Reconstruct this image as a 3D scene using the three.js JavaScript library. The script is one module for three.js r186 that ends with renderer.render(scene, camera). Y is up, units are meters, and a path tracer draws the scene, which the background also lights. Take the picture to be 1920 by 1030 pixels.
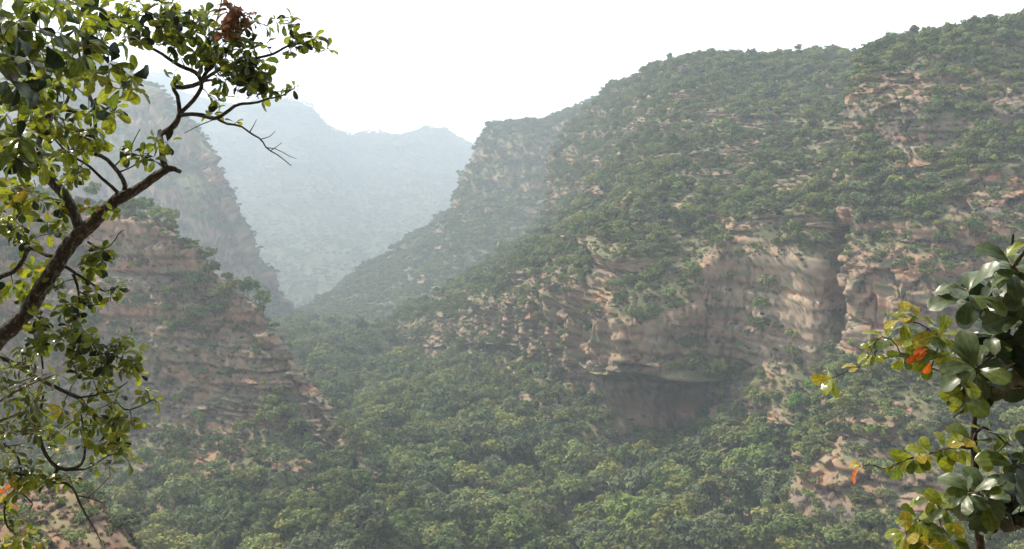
import * as THREE from 'three';
import { mergeGeometries } from 'three/addons/utils/BufferGeometryUtils.js';

// ---------------------------------------------------------------- camera, sky, sun, exposure, air
const scene = new THREE.Scene();
const FOCAL = 1850, PITCH = Math.atan(215 / FOCAL);
const camera = new THREE.PerspectiveCamera(2 * Math.atan(515 / FOCAL) * 180 / Math.PI, 1920 / 1030, 0.05, 20000);
camera.rotation.x = -PITCH;
const SUN = new THREE.Vector3(-0.46, 0.575, -0.675).normalize();

function makeSky() {
  const W = 512, H = 256, data = new Float32Array(W * H * 4);
  for (let r = 0; r < H; r++) for (let c = 0; c < W; c++) {
    const up = ((r + 0.5) / H - 0.5) * Math.PI, az = ((c + 0.5) / W - 0.5) * 2 * Math.PI;
    const x = Math.cos(az) * Math.cos(up), y = Math.sin(up), z = Math.sin(az) * Math.cos(up);
    const ang = Math.acos(Math.min(1, Math.max(-1, x * SUN.x + y * SUN.y + z * SUN.z)));
    const glow = Math.exp(-Math.pow(ang / 0.42, 2)) * 1.4;
    const i = (r * W + c) * 4;
    const low = Math.exp(-Math.max(0, y) * 8);
    data[i] = 0.48 + 2.6 * low + glow; data[i + 1] = 0.54 + 2.58 * low + glow * 0.97; data[i + 2] = 0.65 + 2.5 * low + glow * 0.88; data[i + 3] = 1;
  }
  const t = new THREE.DataTexture(data, W, H, THREE.RGBAFormat, THREE.FloatType);
  t.mapping = THREE.EquirectangularReflectionMapping; t.magFilter = THREE.LinearFilter; t.needsUpdate = true;
  return t;
}
scene.background = scene.environment = makeSky();
const sun = new THREE.DirectionalLight(new THREE.Color(1, 0.9, 0.74), 5);
sun.position.copy(SUN).multiplyScalar(1500); sun.target.position.set(0, -60, -500);
sun.castShadow = true; sun.shadow.radius = 3; sun.shadow.mapSize.set(4096, 4096);
Object.assign(sun.shadow.camera, { left: -900, right: 900, top: 900, bottom: -900, near: 10, far: 4000 });
scene.add(sun, sun.target);
const renderer = new THREE.WebGLRenderer({ antialias: true });
renderer.toneMapping = THREE.LinearToneMapping;
renderer.toneMappingExposure = 1.72;
renderer.shadowMap.enabled = true;
scene.fog = new THREE.FogExp2(new THREE.Color(0.76, 0.89, 1.0), 0.00034);

// ---------------------------------------------------------------- helpers
function rng(seed) { let s = seed | 0; return () => { s = (s + 0x6d2b79f5) | 0; let t = Math.imul(s ^ (s >>> 15), 1 | s); t = (t + Math.imul(t ^ (t >>> 7), 61 | t)) ^ t; return ((t ^ (t >>> 14)) >>> 0) / 4294967296; }; }
const PERM = new Uint8Array(512);
{ const r = rng(77), p = [...Array(256).keys()]; for (let i = 255; i > 0; i--) { const j = Math.floor(r() * (i + 1)); [p[i], p[j]] = [p[j], p[i]]; } for (let i = 0; i < 512; i++) PERM[i] = p[i & 255]; }
const GRAD = (h, x, y, z) => { const u = (h & 8) ? y : x, v = (h & 12) < 4 && !(h & 8) ? y : (h & 13) === 12 ? x : z; return ((h & 1) ? -u : u) + ((h & 2) ? -v : v); };
function noise(x, y, z) {
  const X0 = Math.floor(x), Y0 = Math.floor(y), Z0 = Math.floor(z); x -= X0; y -= Y0; z -= Z0;
  const X = X0 & 255, Y = Y0 & 255, Z = Z0 & 255, u = x * x * x * (x * (x * 6 - 15) + 10), v = y * y * y * (y * (y * 6 - 15) + 10), w = z * z * z * (z * (z * 6 - 15) + 10);
  const A = PERM[X] + Y, AA = PERM[A] + Z, AB = PERM[A + 1] + Z, B = PERM[X + 1] + Y, BA = PERM[B] + Z, BB = PERM[B + 1] + Z;
  const L = (t, a, b) => a + t * (b - a);
  return L(w, L(v, L(u, GRAD(PERM[AA] & 15, x, y, z), GRAD(PERM[BA] & 15, x - 1, y, z)), L(u, GRAD(PERM[AB] & 15, x, y - 1, z), GRAD(PERM[BB] & 15, x - 1, y - 1, z))),
    L(v, L(u, GRAD(PERM[AA + 1] & 15, x, y, z - 1), GRAD(PERM[BA + 1] & 15, x - 1, y, z - 1)), L(u, GRAD(PERM[AB + 1] & 15, x, y - 1, z - 1), GRAD(PERM[BB + 1] & 15, x - 1, y - 1, z - 1))));
}
function fbm(x, y, z, n = 4) { let s = 0, a = 1, t = 0; for (let i = 0; i < n; i++) { s += a * noise(x, y, z); t += a; a *= 0.5; x = x * 2.03 + 7.1; y = y * 2.03 + 3.7; z = z * 2.03 + 5.3; } return s / t; }
const hash = (n) => { let t = Math.imul((n | 0) ^ 0x9e3779b9, 0x85ebca6b); t ^= t >>> 13; t = Math.imul(t, 0xc2b2ae35); t ^= t >>> 16; return (t >>> 0) / 4294967296; };
const clamp = (x, a = 0, b = 1) => Math.min(b, Math.max(a, x)), mix = (a, b, t) => a + (b - a) * t, smooth = (a, b, x) => { const t = clamp((x - a) / (b - a)); return t * t * (3 - 2 * t); };
const CP = Math.cos(PITCH), SP = Math.sin(PITCH);
function at(px, py, d) {          // the place that lies d metres ahead on that line of sight: how the survey of the photograph was read
  const x = (px - 960) / FOCAL, y = -(py - 515) / FOCAL, Y = y * CP - SP, Z = -y * SP - CP;
  return new THREE.Vector3(x * d / -Z, Y * d / -Z, -d);
}
function seenAt(p) {
  const y = p.y * CP - p.z * SP, z = p.y * SP + p.z * CP;      // into the camera's axes
  return [960 + FOCAL * p.x / -z, 515 - FOCAL * y / -z, -z];
}
const taken = {};
function numbered(name) { const n = taken[name] = (taken[name] ?? -1) + 1; return n ? name + '_' + String(n).padStart(3, '0') : name; }
function tag(o, label, category, group, kind) { o.userData.label = label; if (category) o.userData.category = category; if (group) o.userData.group = group; if (kind) o.userData.kind = kind; return o; }

// ---------------------------------------------------------------- rock and soil
// beds of sandstone: thickness and hardness by height
const BEDS = []; { const r = rng(5); let y = -170; while (y < 260) { const thick = r() < 0.3 ? 4 + r() * 5 : 0.8 + r() * 2.4; BEDS.push([y, thick, r(), r(), r()]); y += thick; } }
const BED_AT = new Int16Array(4400); for (let i = 0, k = 0; i < 4400; i++) { const y = -170 + i * 0.1; while (k < BEDS.length - 1 && BEDS[k + 1][0] <= y) k++; BED_AT[i] = k; }
const bedOf = (y) => BED_AT[clamp(Math.round((y + 170) * 10), 0, 4399)];
function blobs(list, p) { let s = 0; for (const [c, r, v] of list) { const dx = p.x - c.x, dy = p.y - c.y, dz = p.z - c.z; s += v * Math.exp(-(dx * dx + dy * dy + dz * dz) / (r * r)); } return s; }
const zbuf = new Float32Array(480 * 258).fill(1e9);
const PATCHES = [];
const rockMaterial = new THREE.MeshStandardMaterial({ vertexColors: true, roughness: 0.95 });
const V = THREE.Vector3, p0 = new THREE.Vector3();
const cr = (a, b, c, d, t) => 0.5 * (2 * b + (c - a) * t + (2 * a - 5 * b + 4 * c - d) * t * t + (3 * b - a - 3 * c + d) * t * t * t);

// A landform lofted over surveyed lines. cols: list of profiles, each a list of [px, py, distance] from foot to crest and beyond.
function landform(name, label, cols, o) {
  const nc = cols.length, nr = cols[0].length, net = cols.map((c) => c.map(([x, y, d]) => at(x, y, d)));
  const cum = (n, len) => { const t = [0]; for (let i = 1; i < n; i++) t.push(t[i - 1] + len(i)); return t.map((v) => v / t[n - 1]); };
  const tu = cum(nc, (i) => { let s = 0; for (let j = 0; j < nr; j++) s += net[i][j].distanceTo(net[i - 1][j]); return s / nr; });
  const tv = cum(nr, (j) => { let s = 0; for (let i = 0; i < nc; i++) s += net[i][j].distanceTo(net[i][j - 1]); return s / nc; });
  const find = (t, x) => { let k = 0; while (k < t.length - 2 && x > t[k + 1]) k++; return [k, (x - t[k]) / (t[k + 1] - t[k])]; };
  const { nu, nv } = o, N = nu * nv, pos = new Float32Array(N * 3), nor = new Float32Array(N * 3), cl = (i, n) => clamp(i, 0, n - 1);
  for (let j = 0; j < nv; j++) {
    const [r, fr] = find(tv, j / (nv - 1));
    const line = ['x', 'y', 'z'].map((k) => net.map((c) => cr(c[cl(r - 1, nr)][k], c[r][k], c[cl(r + 1, nr)][k], c[cl(r + 2, nr)][k], fr)));
    for (let i = 0; i < nu; i++) {
      const [c, fc] = find(tu, i / (nu - 1)), q = (j * nu + i) * 3;
      for (let k = 0; k < 3; k++) { const L = line[k]; pos[q + k] = cr(L[cl(c - 1, nc)], L[c], L[cl(c + 1, nc)], L[cl(c + 2, nc)], fc); }
    }
  }
  const normals = () => {
    let facing = 0;
    for (let j = 0; j < nv; j++) for (let i = 0; i < nu; i++) {
      const a = (j * nu + Math.max(0, i - 1)) * 3, b = (j * nu + Math.min(nu - 1, i + 1)) * 3, c = (Math.max(0, j - 1) * nu + i) * 3, d = (Math.min(nv - 1, j + 1) * nu + i) * 3, q = (j * nu + i) * 3;
      const ux = pos[b] - pos[a], uy = pos[b + 1] - pos[a + 1], uz = pos[b + 2] - pos[a + 2], vx = pos[d] - pos[c], vy = pos[d + 1] - pos[c + 1], vz = pos[d + 2] - pos[c + 2];
      let x = uy * vz - uz * vy, y = uz * vx - ux * vz, z = ux * vy - uy * vx; const l = Math.hypot(x, y, z) || 1;
      nor[q] = x / l; nor[q + 1] = y / l; nor[q + 2] = z / l; facing += y > 0 ? 1 : -1;
    }
    if (facing < 0) for (let q = 0; q < N * 3; q++) nor[q] = -nor[q];
    return facing < 0;
  };
  normals();
  const S = o.seed ?? 0, big = o.big ?? 6, bigL = o.bigL ?? 70, rib = o.rib ?? 4, dip = o.dip ?? [0, 0];
  for (let n = 0, q = 0; n < N; n++, q += 3) {
    const x = pos[q], y = pos[q + 1], z = pos[q + 2], steep = smooth(0.25, 0.7, 1 - Math.abs(nor[q + 1]));
    const flat = o.pale ? 1 - 0.75 * clamp(blobs(o.pale, p0.set(x, y, z))) : 1;
    const d = flat * big * fbm(x / bigL + S, y / bigL, z / bigL, 4) * 1.6 + flat * rib * steep * (0.5 - Math.abs(fbm((x + z * 0.4) / 26 + S, y / 110, (z - x * 0.3) / 26, 3)) * 3.2);
    let t = 0;
    if (o.terrace) {          // harder beds stand as cliff bands with benches between
      const [P, amount] = o.terrace, yy = (y + x * 0.06 + 0.35 * P * fbm(x / (P * 3), y / (P * 4), z / (P * 3) + S, 3)) / P, f = yy - Math.floor(yy), out = Math.hypot(nor[q], nor[q + 2]) || 1;
      const here = smooth(-0.28, 0.12, fbm(x / (P * 2.4) + 5, Math.floor(yy) * 3.1, z / (P * 2.4), 2));
      t = amount * here * Math.min(1.7, Math.abs(nor[q + 1]) / out) * P * (f < 0.36 ? f : 0.36 * (1 - f) / 0.64);
      pos[q] += nor[q] / out * t; pos[q + 2] += nor[q + 2] / out * t;
    }
    pos[q] += nor[q] * d; pos[q + 1] += nor[q + 1] * d * 0.7; pos[q + 2] += nor[q + 2] * d;
  }
  normals();
  const col = new Float32Array(N * 3), rock = new Float32Array(N), pale = o.pale ?? [], crag = o.crag ?? [], ledge = o.ledge ?? 1, p = new V();
  for (let n = 0, q = 0; n < N; n++, q += 3) {
    const x = pos[q], y = pos[q + 1], z = pos[q + 2]; p.set(x, y, z);
    const ny = nor[q + 1], out = Math.hypot(nor[q], nor[q + 2]) || 1, hx = nor[q] / out, hz = nor[q + 2] / out;
    const patchy = fbm(x / 22 + 9 + S, y / 14, z / 22, 3);
    const craggy = crag.length ? clamp(blobs(crag, p) * 1.3) : 0, steep = smooth(0.22, 0.55, 1 - Math.abs(ny) + 0.28 * patchy + (o.rocky ?? 0) + craggy);
    const yb = y + 5 * noise(x / 70, y / 90, z / 70 + S) + 0.8 * noise(x / 9, y / 9, z / 9) + x * dip[0] + z * dip[1];
    const k = bedOf(yb), bed = BEDS[k], f = (yb - bed[0]) / bed[1];
    const step3 = (v) => Math.round(v * 3.2) / 3.2;
    const reach = bed[2] - 0.5 + 0.9 * step3(noise(x / 20 + k * 3.7, k * 1.9, z / 20));
    const wx = x + 2.5 * noise(x / 18, yb / 16, z / 18 + 2), wz = z + 2.5 * noise(x / 18 + 7, yb / 16, z / 18), kb = bedOf(Math.round(yb / 9) * 9);
    const cx = wx / 8.5 + hash(kb) * 3, cz = wz / 8.5 + hash(kb + 99) * 3, ix = Math.floor(cx), iz = Math.floor(cz), block = hash(ix * 7919 + iz * 104729 + kb * 31) - 0.5;
    const near = Math.min(cx - ix, ix + 1 - cx, cz - iz, iz + 1 - cz), crack = near < 0.05 && hash(ix * 31 + iz * 17 + kb) > 0.35 ? -1.0 : 0;
    const lip = f < 0.2 ? -0.9 : f > 0.72 ? 0.5 : 0, face = clamp(blobs(pale, p));
    const dd = ledge * steep * (1 + 0.8 * craggy) * ((o.bed ?? 1) * (1 - 0.45 * face) * (1.5 * reach * Math.min(2.2, 0.6 + bed[1] * 0.3) + lip * (0.65 + bed[1] * 0.2)) + (1 - 0.7 * face) * 2.1 * (o.block ?? 1) * block + crack * (1 - 0.4 * face) + 0.4 * fbm(x / 6, y / 4, z / 6, 3)) + (1 - steep) * 0.8 * fbm(x / 9, y / 9, z / 9, 3);
    pos[q] += hx * dd * steep + nor[q] * dd * (1 - steep); pos[q + 2] += hz * dd * steep + nor[q + 2] * dd * (1 - steep); pos[q + 1] += nor[q + 1] * dd * (1 - steep);
    // what the surface is made of
    const ispale = clamp(blobs(pale, p)), tone = bed[3], fine = fbm(x / 1.7, y / 0.8, z / 1.7, 3), mid = fbm(x / 16 + 4, y / 8, z / 16, 3);
    let R, G, B;
    if (tone < 0.4) { R = 0.205; G = 0.147; B = 0.091; } else if (tone < 0.68) { R = 0.21; G = 0.132; B = 0.081; } else if (tone < 0.86) { R = 0.155; G = 0.124; B = 0.092; } else { R = 0.25; G = 0.185; B = 0.121; }
    R = mix(R, 0.33, ispale * 0.75); G = mix(G, 0.248, ispale * 0.75); B = mix(B, 0.172, ispale * 0.75);
    if (mid > 0.24) { R *= 1.08; G *= 0.9; B *= 0.8; }                                       // iron-red weathering
    const v = 1 + 0.5 * fine + 0.35 * mid; R *= v; G *= v; B *= v;
    const streak = fbm(x / 2.6 + 20, yb / 24, z / 2.6 + S, 3) + 0.25 * patchy;
    if (streak > 0.27 + 0.1 * ispale) { const a = 0.45 + 0.2 * fine; R *= a; G *= a * 1.02; B *= a * 1.06; }           // water stains
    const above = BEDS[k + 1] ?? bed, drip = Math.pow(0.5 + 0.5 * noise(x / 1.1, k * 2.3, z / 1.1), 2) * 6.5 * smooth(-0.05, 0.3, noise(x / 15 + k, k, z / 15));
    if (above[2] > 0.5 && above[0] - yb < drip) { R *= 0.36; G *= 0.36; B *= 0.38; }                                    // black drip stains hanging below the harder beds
    const lichen = fbm(x / 6 + 30, y / 3.5, z / 6, 3) + (o.green ?? 0);
    if (lichen > 0.22) { R = mix(R, 0.10, 0.75); G = mix(G, 0.12, 0.75); B = mix(B, 0.055, 0.75); }                          // moss and clinging herbs
    if (steep + 0.2 * fine < 0.45) {                                                          // soil, straw, herbs
      const g = fbm(x / 5 + 11, y / 5, z / 5, 4) + (o.herb ?? 0);
      const grain = fbm(x / 0.7 + 60, y / 0.7, z / 0.7, 2), gg = g + 0.6 * fine + 0.25 * grain; if (gg > 0.02) { R = 0.072 + 0.05 * fine; G = 0.08 + 0.05 * fine; B = 0.034; } else if (gg > -0.16) { R = 0.15 + 0.1 * fine; G = 0.13 + 0.09 * fine; B = 0.062 + 0.04 * fine; } else { R = 0.152 + 0.11 * fine; G = 0.113 + 0.08 * fine; B = 0.064 + 0.05 * fine; }
      const w = 1 + 0.55 * grain + 0.4 * fine; R *= w; G *= w; B *= w;
    }
    if (o.earth) { const e = fbm(x / 3 + 2, y / 3, z / 3, 4) + 0.4 * fine; [R, G, B] = e > 0.1 ? [0.16, 0.135, 0.06] : e > -0.1 ? [0.2, 0.125, 0.075] : [0.19, 0.1, 0.06]; R *= 1 + 0.5 * fine; G *= 1 + 0.5 * fine; B *= 1 + 0.5 * fine; }
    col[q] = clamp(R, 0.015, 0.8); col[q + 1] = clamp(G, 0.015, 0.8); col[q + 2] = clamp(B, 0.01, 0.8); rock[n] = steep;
  }
  const flip = normals(), idx = new Uint32Array((nu - 1) * (nv - 1) * 6);
  let w = 0;
  for (let j = 0; j < nv - 1; j++) for (let i = 0; i < nu - 1; i++) { const a = j * nu + i, b = a + 1, c = a + nu, d = c + 1; if (flip) idx.set([a, c, b, b, c, d], w); else idx.set([a, b, c, b, d, c], w); w += 6; }
  const g = new THREE.BufferGeometry();
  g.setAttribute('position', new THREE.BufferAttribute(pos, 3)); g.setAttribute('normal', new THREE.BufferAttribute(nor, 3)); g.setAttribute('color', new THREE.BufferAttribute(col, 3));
  g.setIndex(new THREE.BufferAttribute(idx, 1));
  const m = new THREE.Mesh(g, rockMaterial); m.name = name; scene.add(m); tag(m, label, null, null, 'structure');
  for (let n = 0, q = 0; n < N; n++, q += 3) {
    p.set(pos[q], pos[q + 1], pos[q + 2]); const [px, py, d] = seenAt(p);
    if (d > 1) { const X = Math.floor(px / 4), Y = Math.floor(py / 4); if (X >= 0 && X < 480 && Y >= 0 && Y < 258 && d < zbuf[Y * 480 + X]) zbuf[Y * 480 + X] = d; }
  }
  PATCHES.push({ name, pos, nor, nu, nv, rock, o });
  return m;
}
// ---------------------------------------------------------------- the gorge
// profiles run from the foot in the forest up over cliff, bench, slope and upper cliff to the skyline and over it
const MAIN = [
  [[670, 710, 640], [725, 658, 670], [755, 632, 680], [795, 606, 690], [930, 540, 710], [1060, 430, 750], [1085, 315, 820], [1160, 222, 860], [1190, 225, 930]],
  [[640, 730, 520], [700, 655, 545], [730, 625, 552], [765, 597, 560], [890, 525, 580], [1025, 415, 615], [1040, 295, 680], [1125, 198, 715], [1150, 200, 800]],
  [[740, 780, 450], [800, 668, 500], [815, 630, 506], [845, 583, 517], [955, 505, 545], [1060, 410, 590], [1105, 280, 650], [1160, 172, 700], [1190, 175, 790]],
  [[850, 830, 400], [920, 670, 458], [925, 610, 464], [940, 552, 478], [1010, 482, 510], [1100, 395, 558], [1160, 260, 620], [1210, 147, 680], [1240, 150, 770]],
  [[960, 870, 370], [1035, 715, 424], [1035, 630, 428], [1040, 545, 440], [1080, 460, 470], [1150, 360, 520], [1210, 240, 590], [1270, 126, 655], [1310, 130, 750]],
  [[1060, 900, 358], [1115, 785, 412], [1115, 695, 394], [1120, 565, 410], [1140, 455, 440], [1210, 345, 500], [1270, 220, 570], [1340, 117, 640], [1380, 120, 740]],
  [[1160, 920, 348], [1225, 830, 408], [1215, 694, 378], [1210, 565, 395], [1215, 435, 430], [1270, 325, 490], [1330, 210, 550], [1410, 113, 630], [1450, 118, 730]],
  [[1270, 900, 345], [1320, 805, 406], [1305, 684, 374], [1300, 545, 390], [1310, 425, 425], [1350, 315, 480], [1400, 205, 540], [1480, 109, 615], [1520, 115, 720]],
  [[1370, 830, 345], [1385, 720, 376], [1375, 620, 380], [1370, 455, 395], [1390, 400, 420], [1430, 300, 470], [1470, 205, 525], [1550, 112, 595], [1590, 118, 700]],
  [[1440, 790, 342], [1455, 675, 361], [1455, 560, 366], [1450, 445, 376], [1465, 385, 408], [1500, 290, 455], [1540, 195, 510], [1610, 118, 580], [1650, 120, 690]],
  [[1525, 800, 328], [1530, 710, 347], [1530, 590, 351], [1525, 480, 361], [1540, 395, 393], [1570, 285, 440], [1600, 195, 490], [1670, 120, 560], [1710, 125, 680]],
  [[1590, 790, 330], [1590, 690, 352], [1590, 570, 362], [1595, 475, 376], [1620, 385, 400], [1650, 295, 440], [1680, 205, 485], [1740, 125, 545], [1780, 130, 660]],
  [[1680, 790, 350], [1680, 690, 380], [1680, 570, 390], [1690, 475, 400], [1700, 385, 420], [1730, 295, 450], [1760, 205, 495], [1820, 125, 550], [1860, 130, 660]],
];
const CRAG_MAIN = [[1150, 235, 640, 20], [1210, 275, 612, 13], [1295, 245, 575, 12], [1060, 375, 600, 14], [1105, 385, 560, 12], [1340, 335, 478, 13], [1520, 350, 430, 14], [1480, 385, 408, 12], [1400, 300, 480, 10], [1460, 260, 490, 9], [960, 490, 540, 14], [900, 580, 480, 14]].map(([x, y, d, r]) => { const k = (y > 400 ? 1 : y > 310 ? 1.03 : 1.06) * (1 + 0.4 * smooth(1190, 960, x)); return [at(x, y, d * k), r * k, 1]; });
MAIN.forEach((c, i) => c.forEach((q, j) => { q[2] *= [1, 1, 1, 1, 1, 1.03, 1.06, 1.1, 1.1][j] * ([1.5, 1.42, 1.27, 1.15, 1.06][i] ?? 1); }));      // the upper slopes lie farther back
[null, 553 * 1.42, 508 * 1.27, 467 * 1.15, 433 * 1.06, 404, 388, 384, 386].forEach((d, i) => { if (d) MAIN[i][3][2] = d; });
MAIN[5][1][2] = 405; MAIN[6][1][2] = 398; MAIN[7][1][2] = 396;
// the alcove under the wall: a roof set back behind its lip
MAIN.forEach((c, i) => { const [b, l] = [c[1], c[2]], deep = [0, 0, 0, 0, 0.3, 0.75, 0.85, 0.75, 0.1][i] ?? 0; c.splice(2, 0, [mix((b[0] + l[0]) / 2, b[0], deep), mix((b[1] + l[1]) / 2, l[1] + 14, deep), mix((b[2] + l[2]) / 2, b[2] + 2, deep)]); });
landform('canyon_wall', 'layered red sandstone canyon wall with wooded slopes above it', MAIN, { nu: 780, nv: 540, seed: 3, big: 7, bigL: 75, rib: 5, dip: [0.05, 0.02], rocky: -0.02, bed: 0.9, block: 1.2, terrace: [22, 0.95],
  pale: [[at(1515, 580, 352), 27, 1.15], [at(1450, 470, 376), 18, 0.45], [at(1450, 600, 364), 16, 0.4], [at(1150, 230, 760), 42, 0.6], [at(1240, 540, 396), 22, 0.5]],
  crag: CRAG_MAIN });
const CRAG_NEAR = [[1650, 175, 395, 12], [1690, 195, 385, 9], [1780, 165, 378, 8], [1905, 190, 362, 11], [1715, 260, 372, 8], [1720, 320, 355, 8], [1850, 380, 325, 12], [1640, 560, 325, 15], [1620, 630, 325, 11], [1700, 640, 302, 12], [1600, 860, 268, 10], [1700, 950, 245, 9], [1560, 950, 262, 9], [1660, 800, 275, 8]].map(([x, y, d, r]) => [at(x, y, d), r, 1]);
const NEAR = [
  [[1560, 960, 300], [1590, 800, 330], [1610, 690, 350], [1640, 640, 366], [1650, 520, 376], [1670, 430, 390], [1670, 230, 430], [1680, 130, 460], [1700, 125, 560]],
  [[1490, 1000, 262], [1535, 820, 292], [1570, 700, 314], [1592, 640, 326], [1595, 510, 336], [1612, 425, 352], [1608, 225, 398], [1628, 122, 430], [1660, 125, 540]],
  [[1500, 1100, 236], [1570, 880, 268], [1620, 740, 292], [1640, 645, 312], [1640, 505, 326], [1660, 420, 342], [1650, 215, 388], [1665, 104, 426], [1700, 105, 540]],
  [[1600, 1130, 226], [1650, 900, 256], [1685, 750, 284], [1705, 650, 305], [1705, 505, 320], [1715, 415, 336], [1710, 205, 382], [1720, 92, 421], [1760, 95, 540]],
  [[1720, 1150, 219], [1755, 910, 247], [1785, 750, 277], [1805, 640, 297], [1800, 500, 313], [1810, 405, 330], [1800, 195, 375], [1815, 70, 414], [1860, 75, 540]],
  [[1850, 1160, 212], [1880, 910, 240], [1900, 745, 270], [1920, 625, 290], [1920, 485, 305], [1925, 390, 321], [1920, 182, 366], [1925, 40, 405], [1970, 45, 540]],
  [[2000, 1160, 208], [2030, 910, 236], [2050, 745, 265], [2070, 620, 285], [2070, 480, 300], [2070, 385, 316], [2070, 170, 360], [2070, 15, 398], [2100, 20, 540]],
  [[2250, 1160, 205], [2280, 900, 232], [2290, 740, 260], [2300, 610, 280], [2300, 470, 295], [2300, 370, 310], [2300, 150, 350], [2300, -20, 390], [2320, -10, 540]],
];
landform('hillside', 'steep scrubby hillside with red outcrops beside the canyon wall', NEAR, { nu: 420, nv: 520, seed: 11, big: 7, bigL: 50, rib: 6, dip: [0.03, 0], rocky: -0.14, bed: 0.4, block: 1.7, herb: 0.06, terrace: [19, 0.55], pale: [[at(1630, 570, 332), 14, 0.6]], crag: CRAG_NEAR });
const spurAt = (px, crestY, crestD0, footY, footD, shift = 0) => {
  const crestD = mix(footD, crestD0, 0.72);
  const rows = [[px + shift, footY + 260, footD - 85], [px + shift * 0.6, footY + 110, footD - 38], [px, footY, footD]];
  for (const t of [0.22, 0.42, 0.62, 0.82]) rows.push([px, mix(footY, crestY, t), mix(footD, crestD, t + 0.06 * Math.sin(t * 9))]);
  rows.push([px, crestY, crestD], [px - 25, crestY + 12, crestD + 35], [px - 120, crestY + 150, crestD + 110]);
  return rows;
};
const SPUR = [spurAt(-420, 330, 470, 830, 395), spurAt(-200, 345, 465, 830, 390), spurAt(0, 365, 458, 825, 382), spurAt(130, 385, 450, 822, 376), spurAt(230, 405, 442, 820, 370, 10), spurAt(310, 447, 432, 818, 365, 20), spurAt(390, 507, 418, 815, 360, 40),
  spurAt(465, 572, 404, 815, 356, 60), spurAt(520, 640, 390, 818, 352, 90), spurAt(565, 705, 377, 825, 349, 110), spurAt(605, 760, 366, 840, 346, 130), spurAt(645, 815, 356, 872, 342, 150), spurAt(700, 900, 335, 925, 330, 170)];
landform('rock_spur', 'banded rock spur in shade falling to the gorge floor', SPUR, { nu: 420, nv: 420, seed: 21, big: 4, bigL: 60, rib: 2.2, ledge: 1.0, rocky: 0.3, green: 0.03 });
const LEFT = [];
for (let [px, cy, cd, fy, fd] of [[-500, 40, 900, 600, 690], [-250, 60, 890, 600, 690], [-50, 85, 880, 600, 690], [100, 105, 860, 598, 690], [220, 138, 835, 596, 690], [295, 192, 800, 594, 692], [345, 243, 775, 592, 695], [392, 292, 755, 592, 698], [410, 352, 745, 592, 700], [438, 412, 735, 594, 702], [475, 490, 725, 597, 702], [530, 566, 715, 604, 702], [575, 606, 705, 625, 700], [625, 650, 690, 660, 688]]) {
  cd *= 1.7; fd *= 1.7;
  const rows = [[px + 30, fy + 60, fd - 150], [px + 10, fy, fd]];
  for (const t of [0.25, 0.45, 0.6, 0.85]) rows.push([px, mix(fy, cy, t), mix(fd, cd, t < 0.5 ? t * 0.7 : t < 0.7 ? 0.42 : t)]);
  rows.push([px, cy, cd], [px - 40, cy + 10, cd + 160], [px - 160, cy + 120, cd + 600]);
  LEFT.push(rows);
}
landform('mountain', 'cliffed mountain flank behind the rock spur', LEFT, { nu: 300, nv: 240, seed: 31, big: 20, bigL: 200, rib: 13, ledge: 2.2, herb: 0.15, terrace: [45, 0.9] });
const PROM = [];
for (let [px, cy, cd, fx, fy, fd] of [[560, 600, 900, 520, 640, 800], [620, 566, 960, 560, 610, 800], [690, 510, 1010, 590, 600, 790], [770, 452, 1040, 640, 600, 770], [840, 392, 1045, 690, 610, 740], [878, 322, 1040, 740, 620, 715], [910, 250, 1030, 800, 625, 690], [960, 243, 1000, 870, 630, 670], [1012, 246, 970, 940, 630, 660], [1062, 222, 940, 1010, 620, 660], [1115, 196, 920, 1080, 600, 680], [1200, 190, 900, 1180, 580, 700]]) {
  cd *= 1.5; fd *= 1.5;
  const rows = [[fx - 20, fy + 60, fd - 150], [fx, fy, fd]];
  for (const t of [0.3, 0.55, 0.72, 0.86]) rows.push([mix(fx, px, t), mix(fy, cy, t), mix(fd, cd, t < 0.6 ? t * 1.15 : t < 0.8 ? 0.78 : 0.86)]);
  rows.push([px, cy, cd], [px + 30, cy + 6, cd + 180], [px + 80, cy + 80, cd + 500]);
  PROM.push(rows);
}
landform('headland', 'pale cliffed headland behind the canyon wall', PROM, { nu: 300, nv: 240, seed: 41, big: 17, bigL: 170, rib: 11, ledge: 2, terrace: [40, 0.9], pale: [[at(890, 340, 1550), 60, 0.5]], herb: 0.2 });
const far = (list, footY, footD, spread, k = 2.3) => list.map(([px, cy, cd0]) => {
  const cd = cd0 * k;
  const fx = 760 + (px - 760) * spread, rows = [[fx, footY + 25, footD - 60], [fx, footY, footD]];
  for (const t of [0.3, 0.55, 0.8]) rows.push([mix(fx, px, t), mix(footY, cy, t), mix(footD, cd, t)]);
  rows.push([px, cy, cd], [px, cy + 15, cd + 500], [px, cy + 60, cd + 1400]);
  return rows;
});
landform('far_mountain', 'broad wooded mountain range with low summits at the valley head', far([[-400, 150, 2000], [-150, 140, 1980], [60, 160, 1950], [190, 180, 1930], [285, 146, 1920], [345, 181, 1900], [440, 205, 1880], [500, 195, 1870], [545, 197, 1880], [580, 217, 1890], [615, 251, 1900], [655, 266, 1940], [700, 261, 1960], [738, 269, 1980], [780, 254, 1990], [820, 245, 2000], [855, 258, 2000], [890, 276, 2000], [930, 300, 2050], [1000, 300, 2100], [1200, 270, 2200]], 585, 2100, 0.55), { nu: 460, nv: 220, seed: 51, big: 50, bigL: 420, rib: 48, ledge: 3, herb: 0.55, green: 0.35, rocky: -0.1, terrace: [110, 0.8] });

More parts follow.
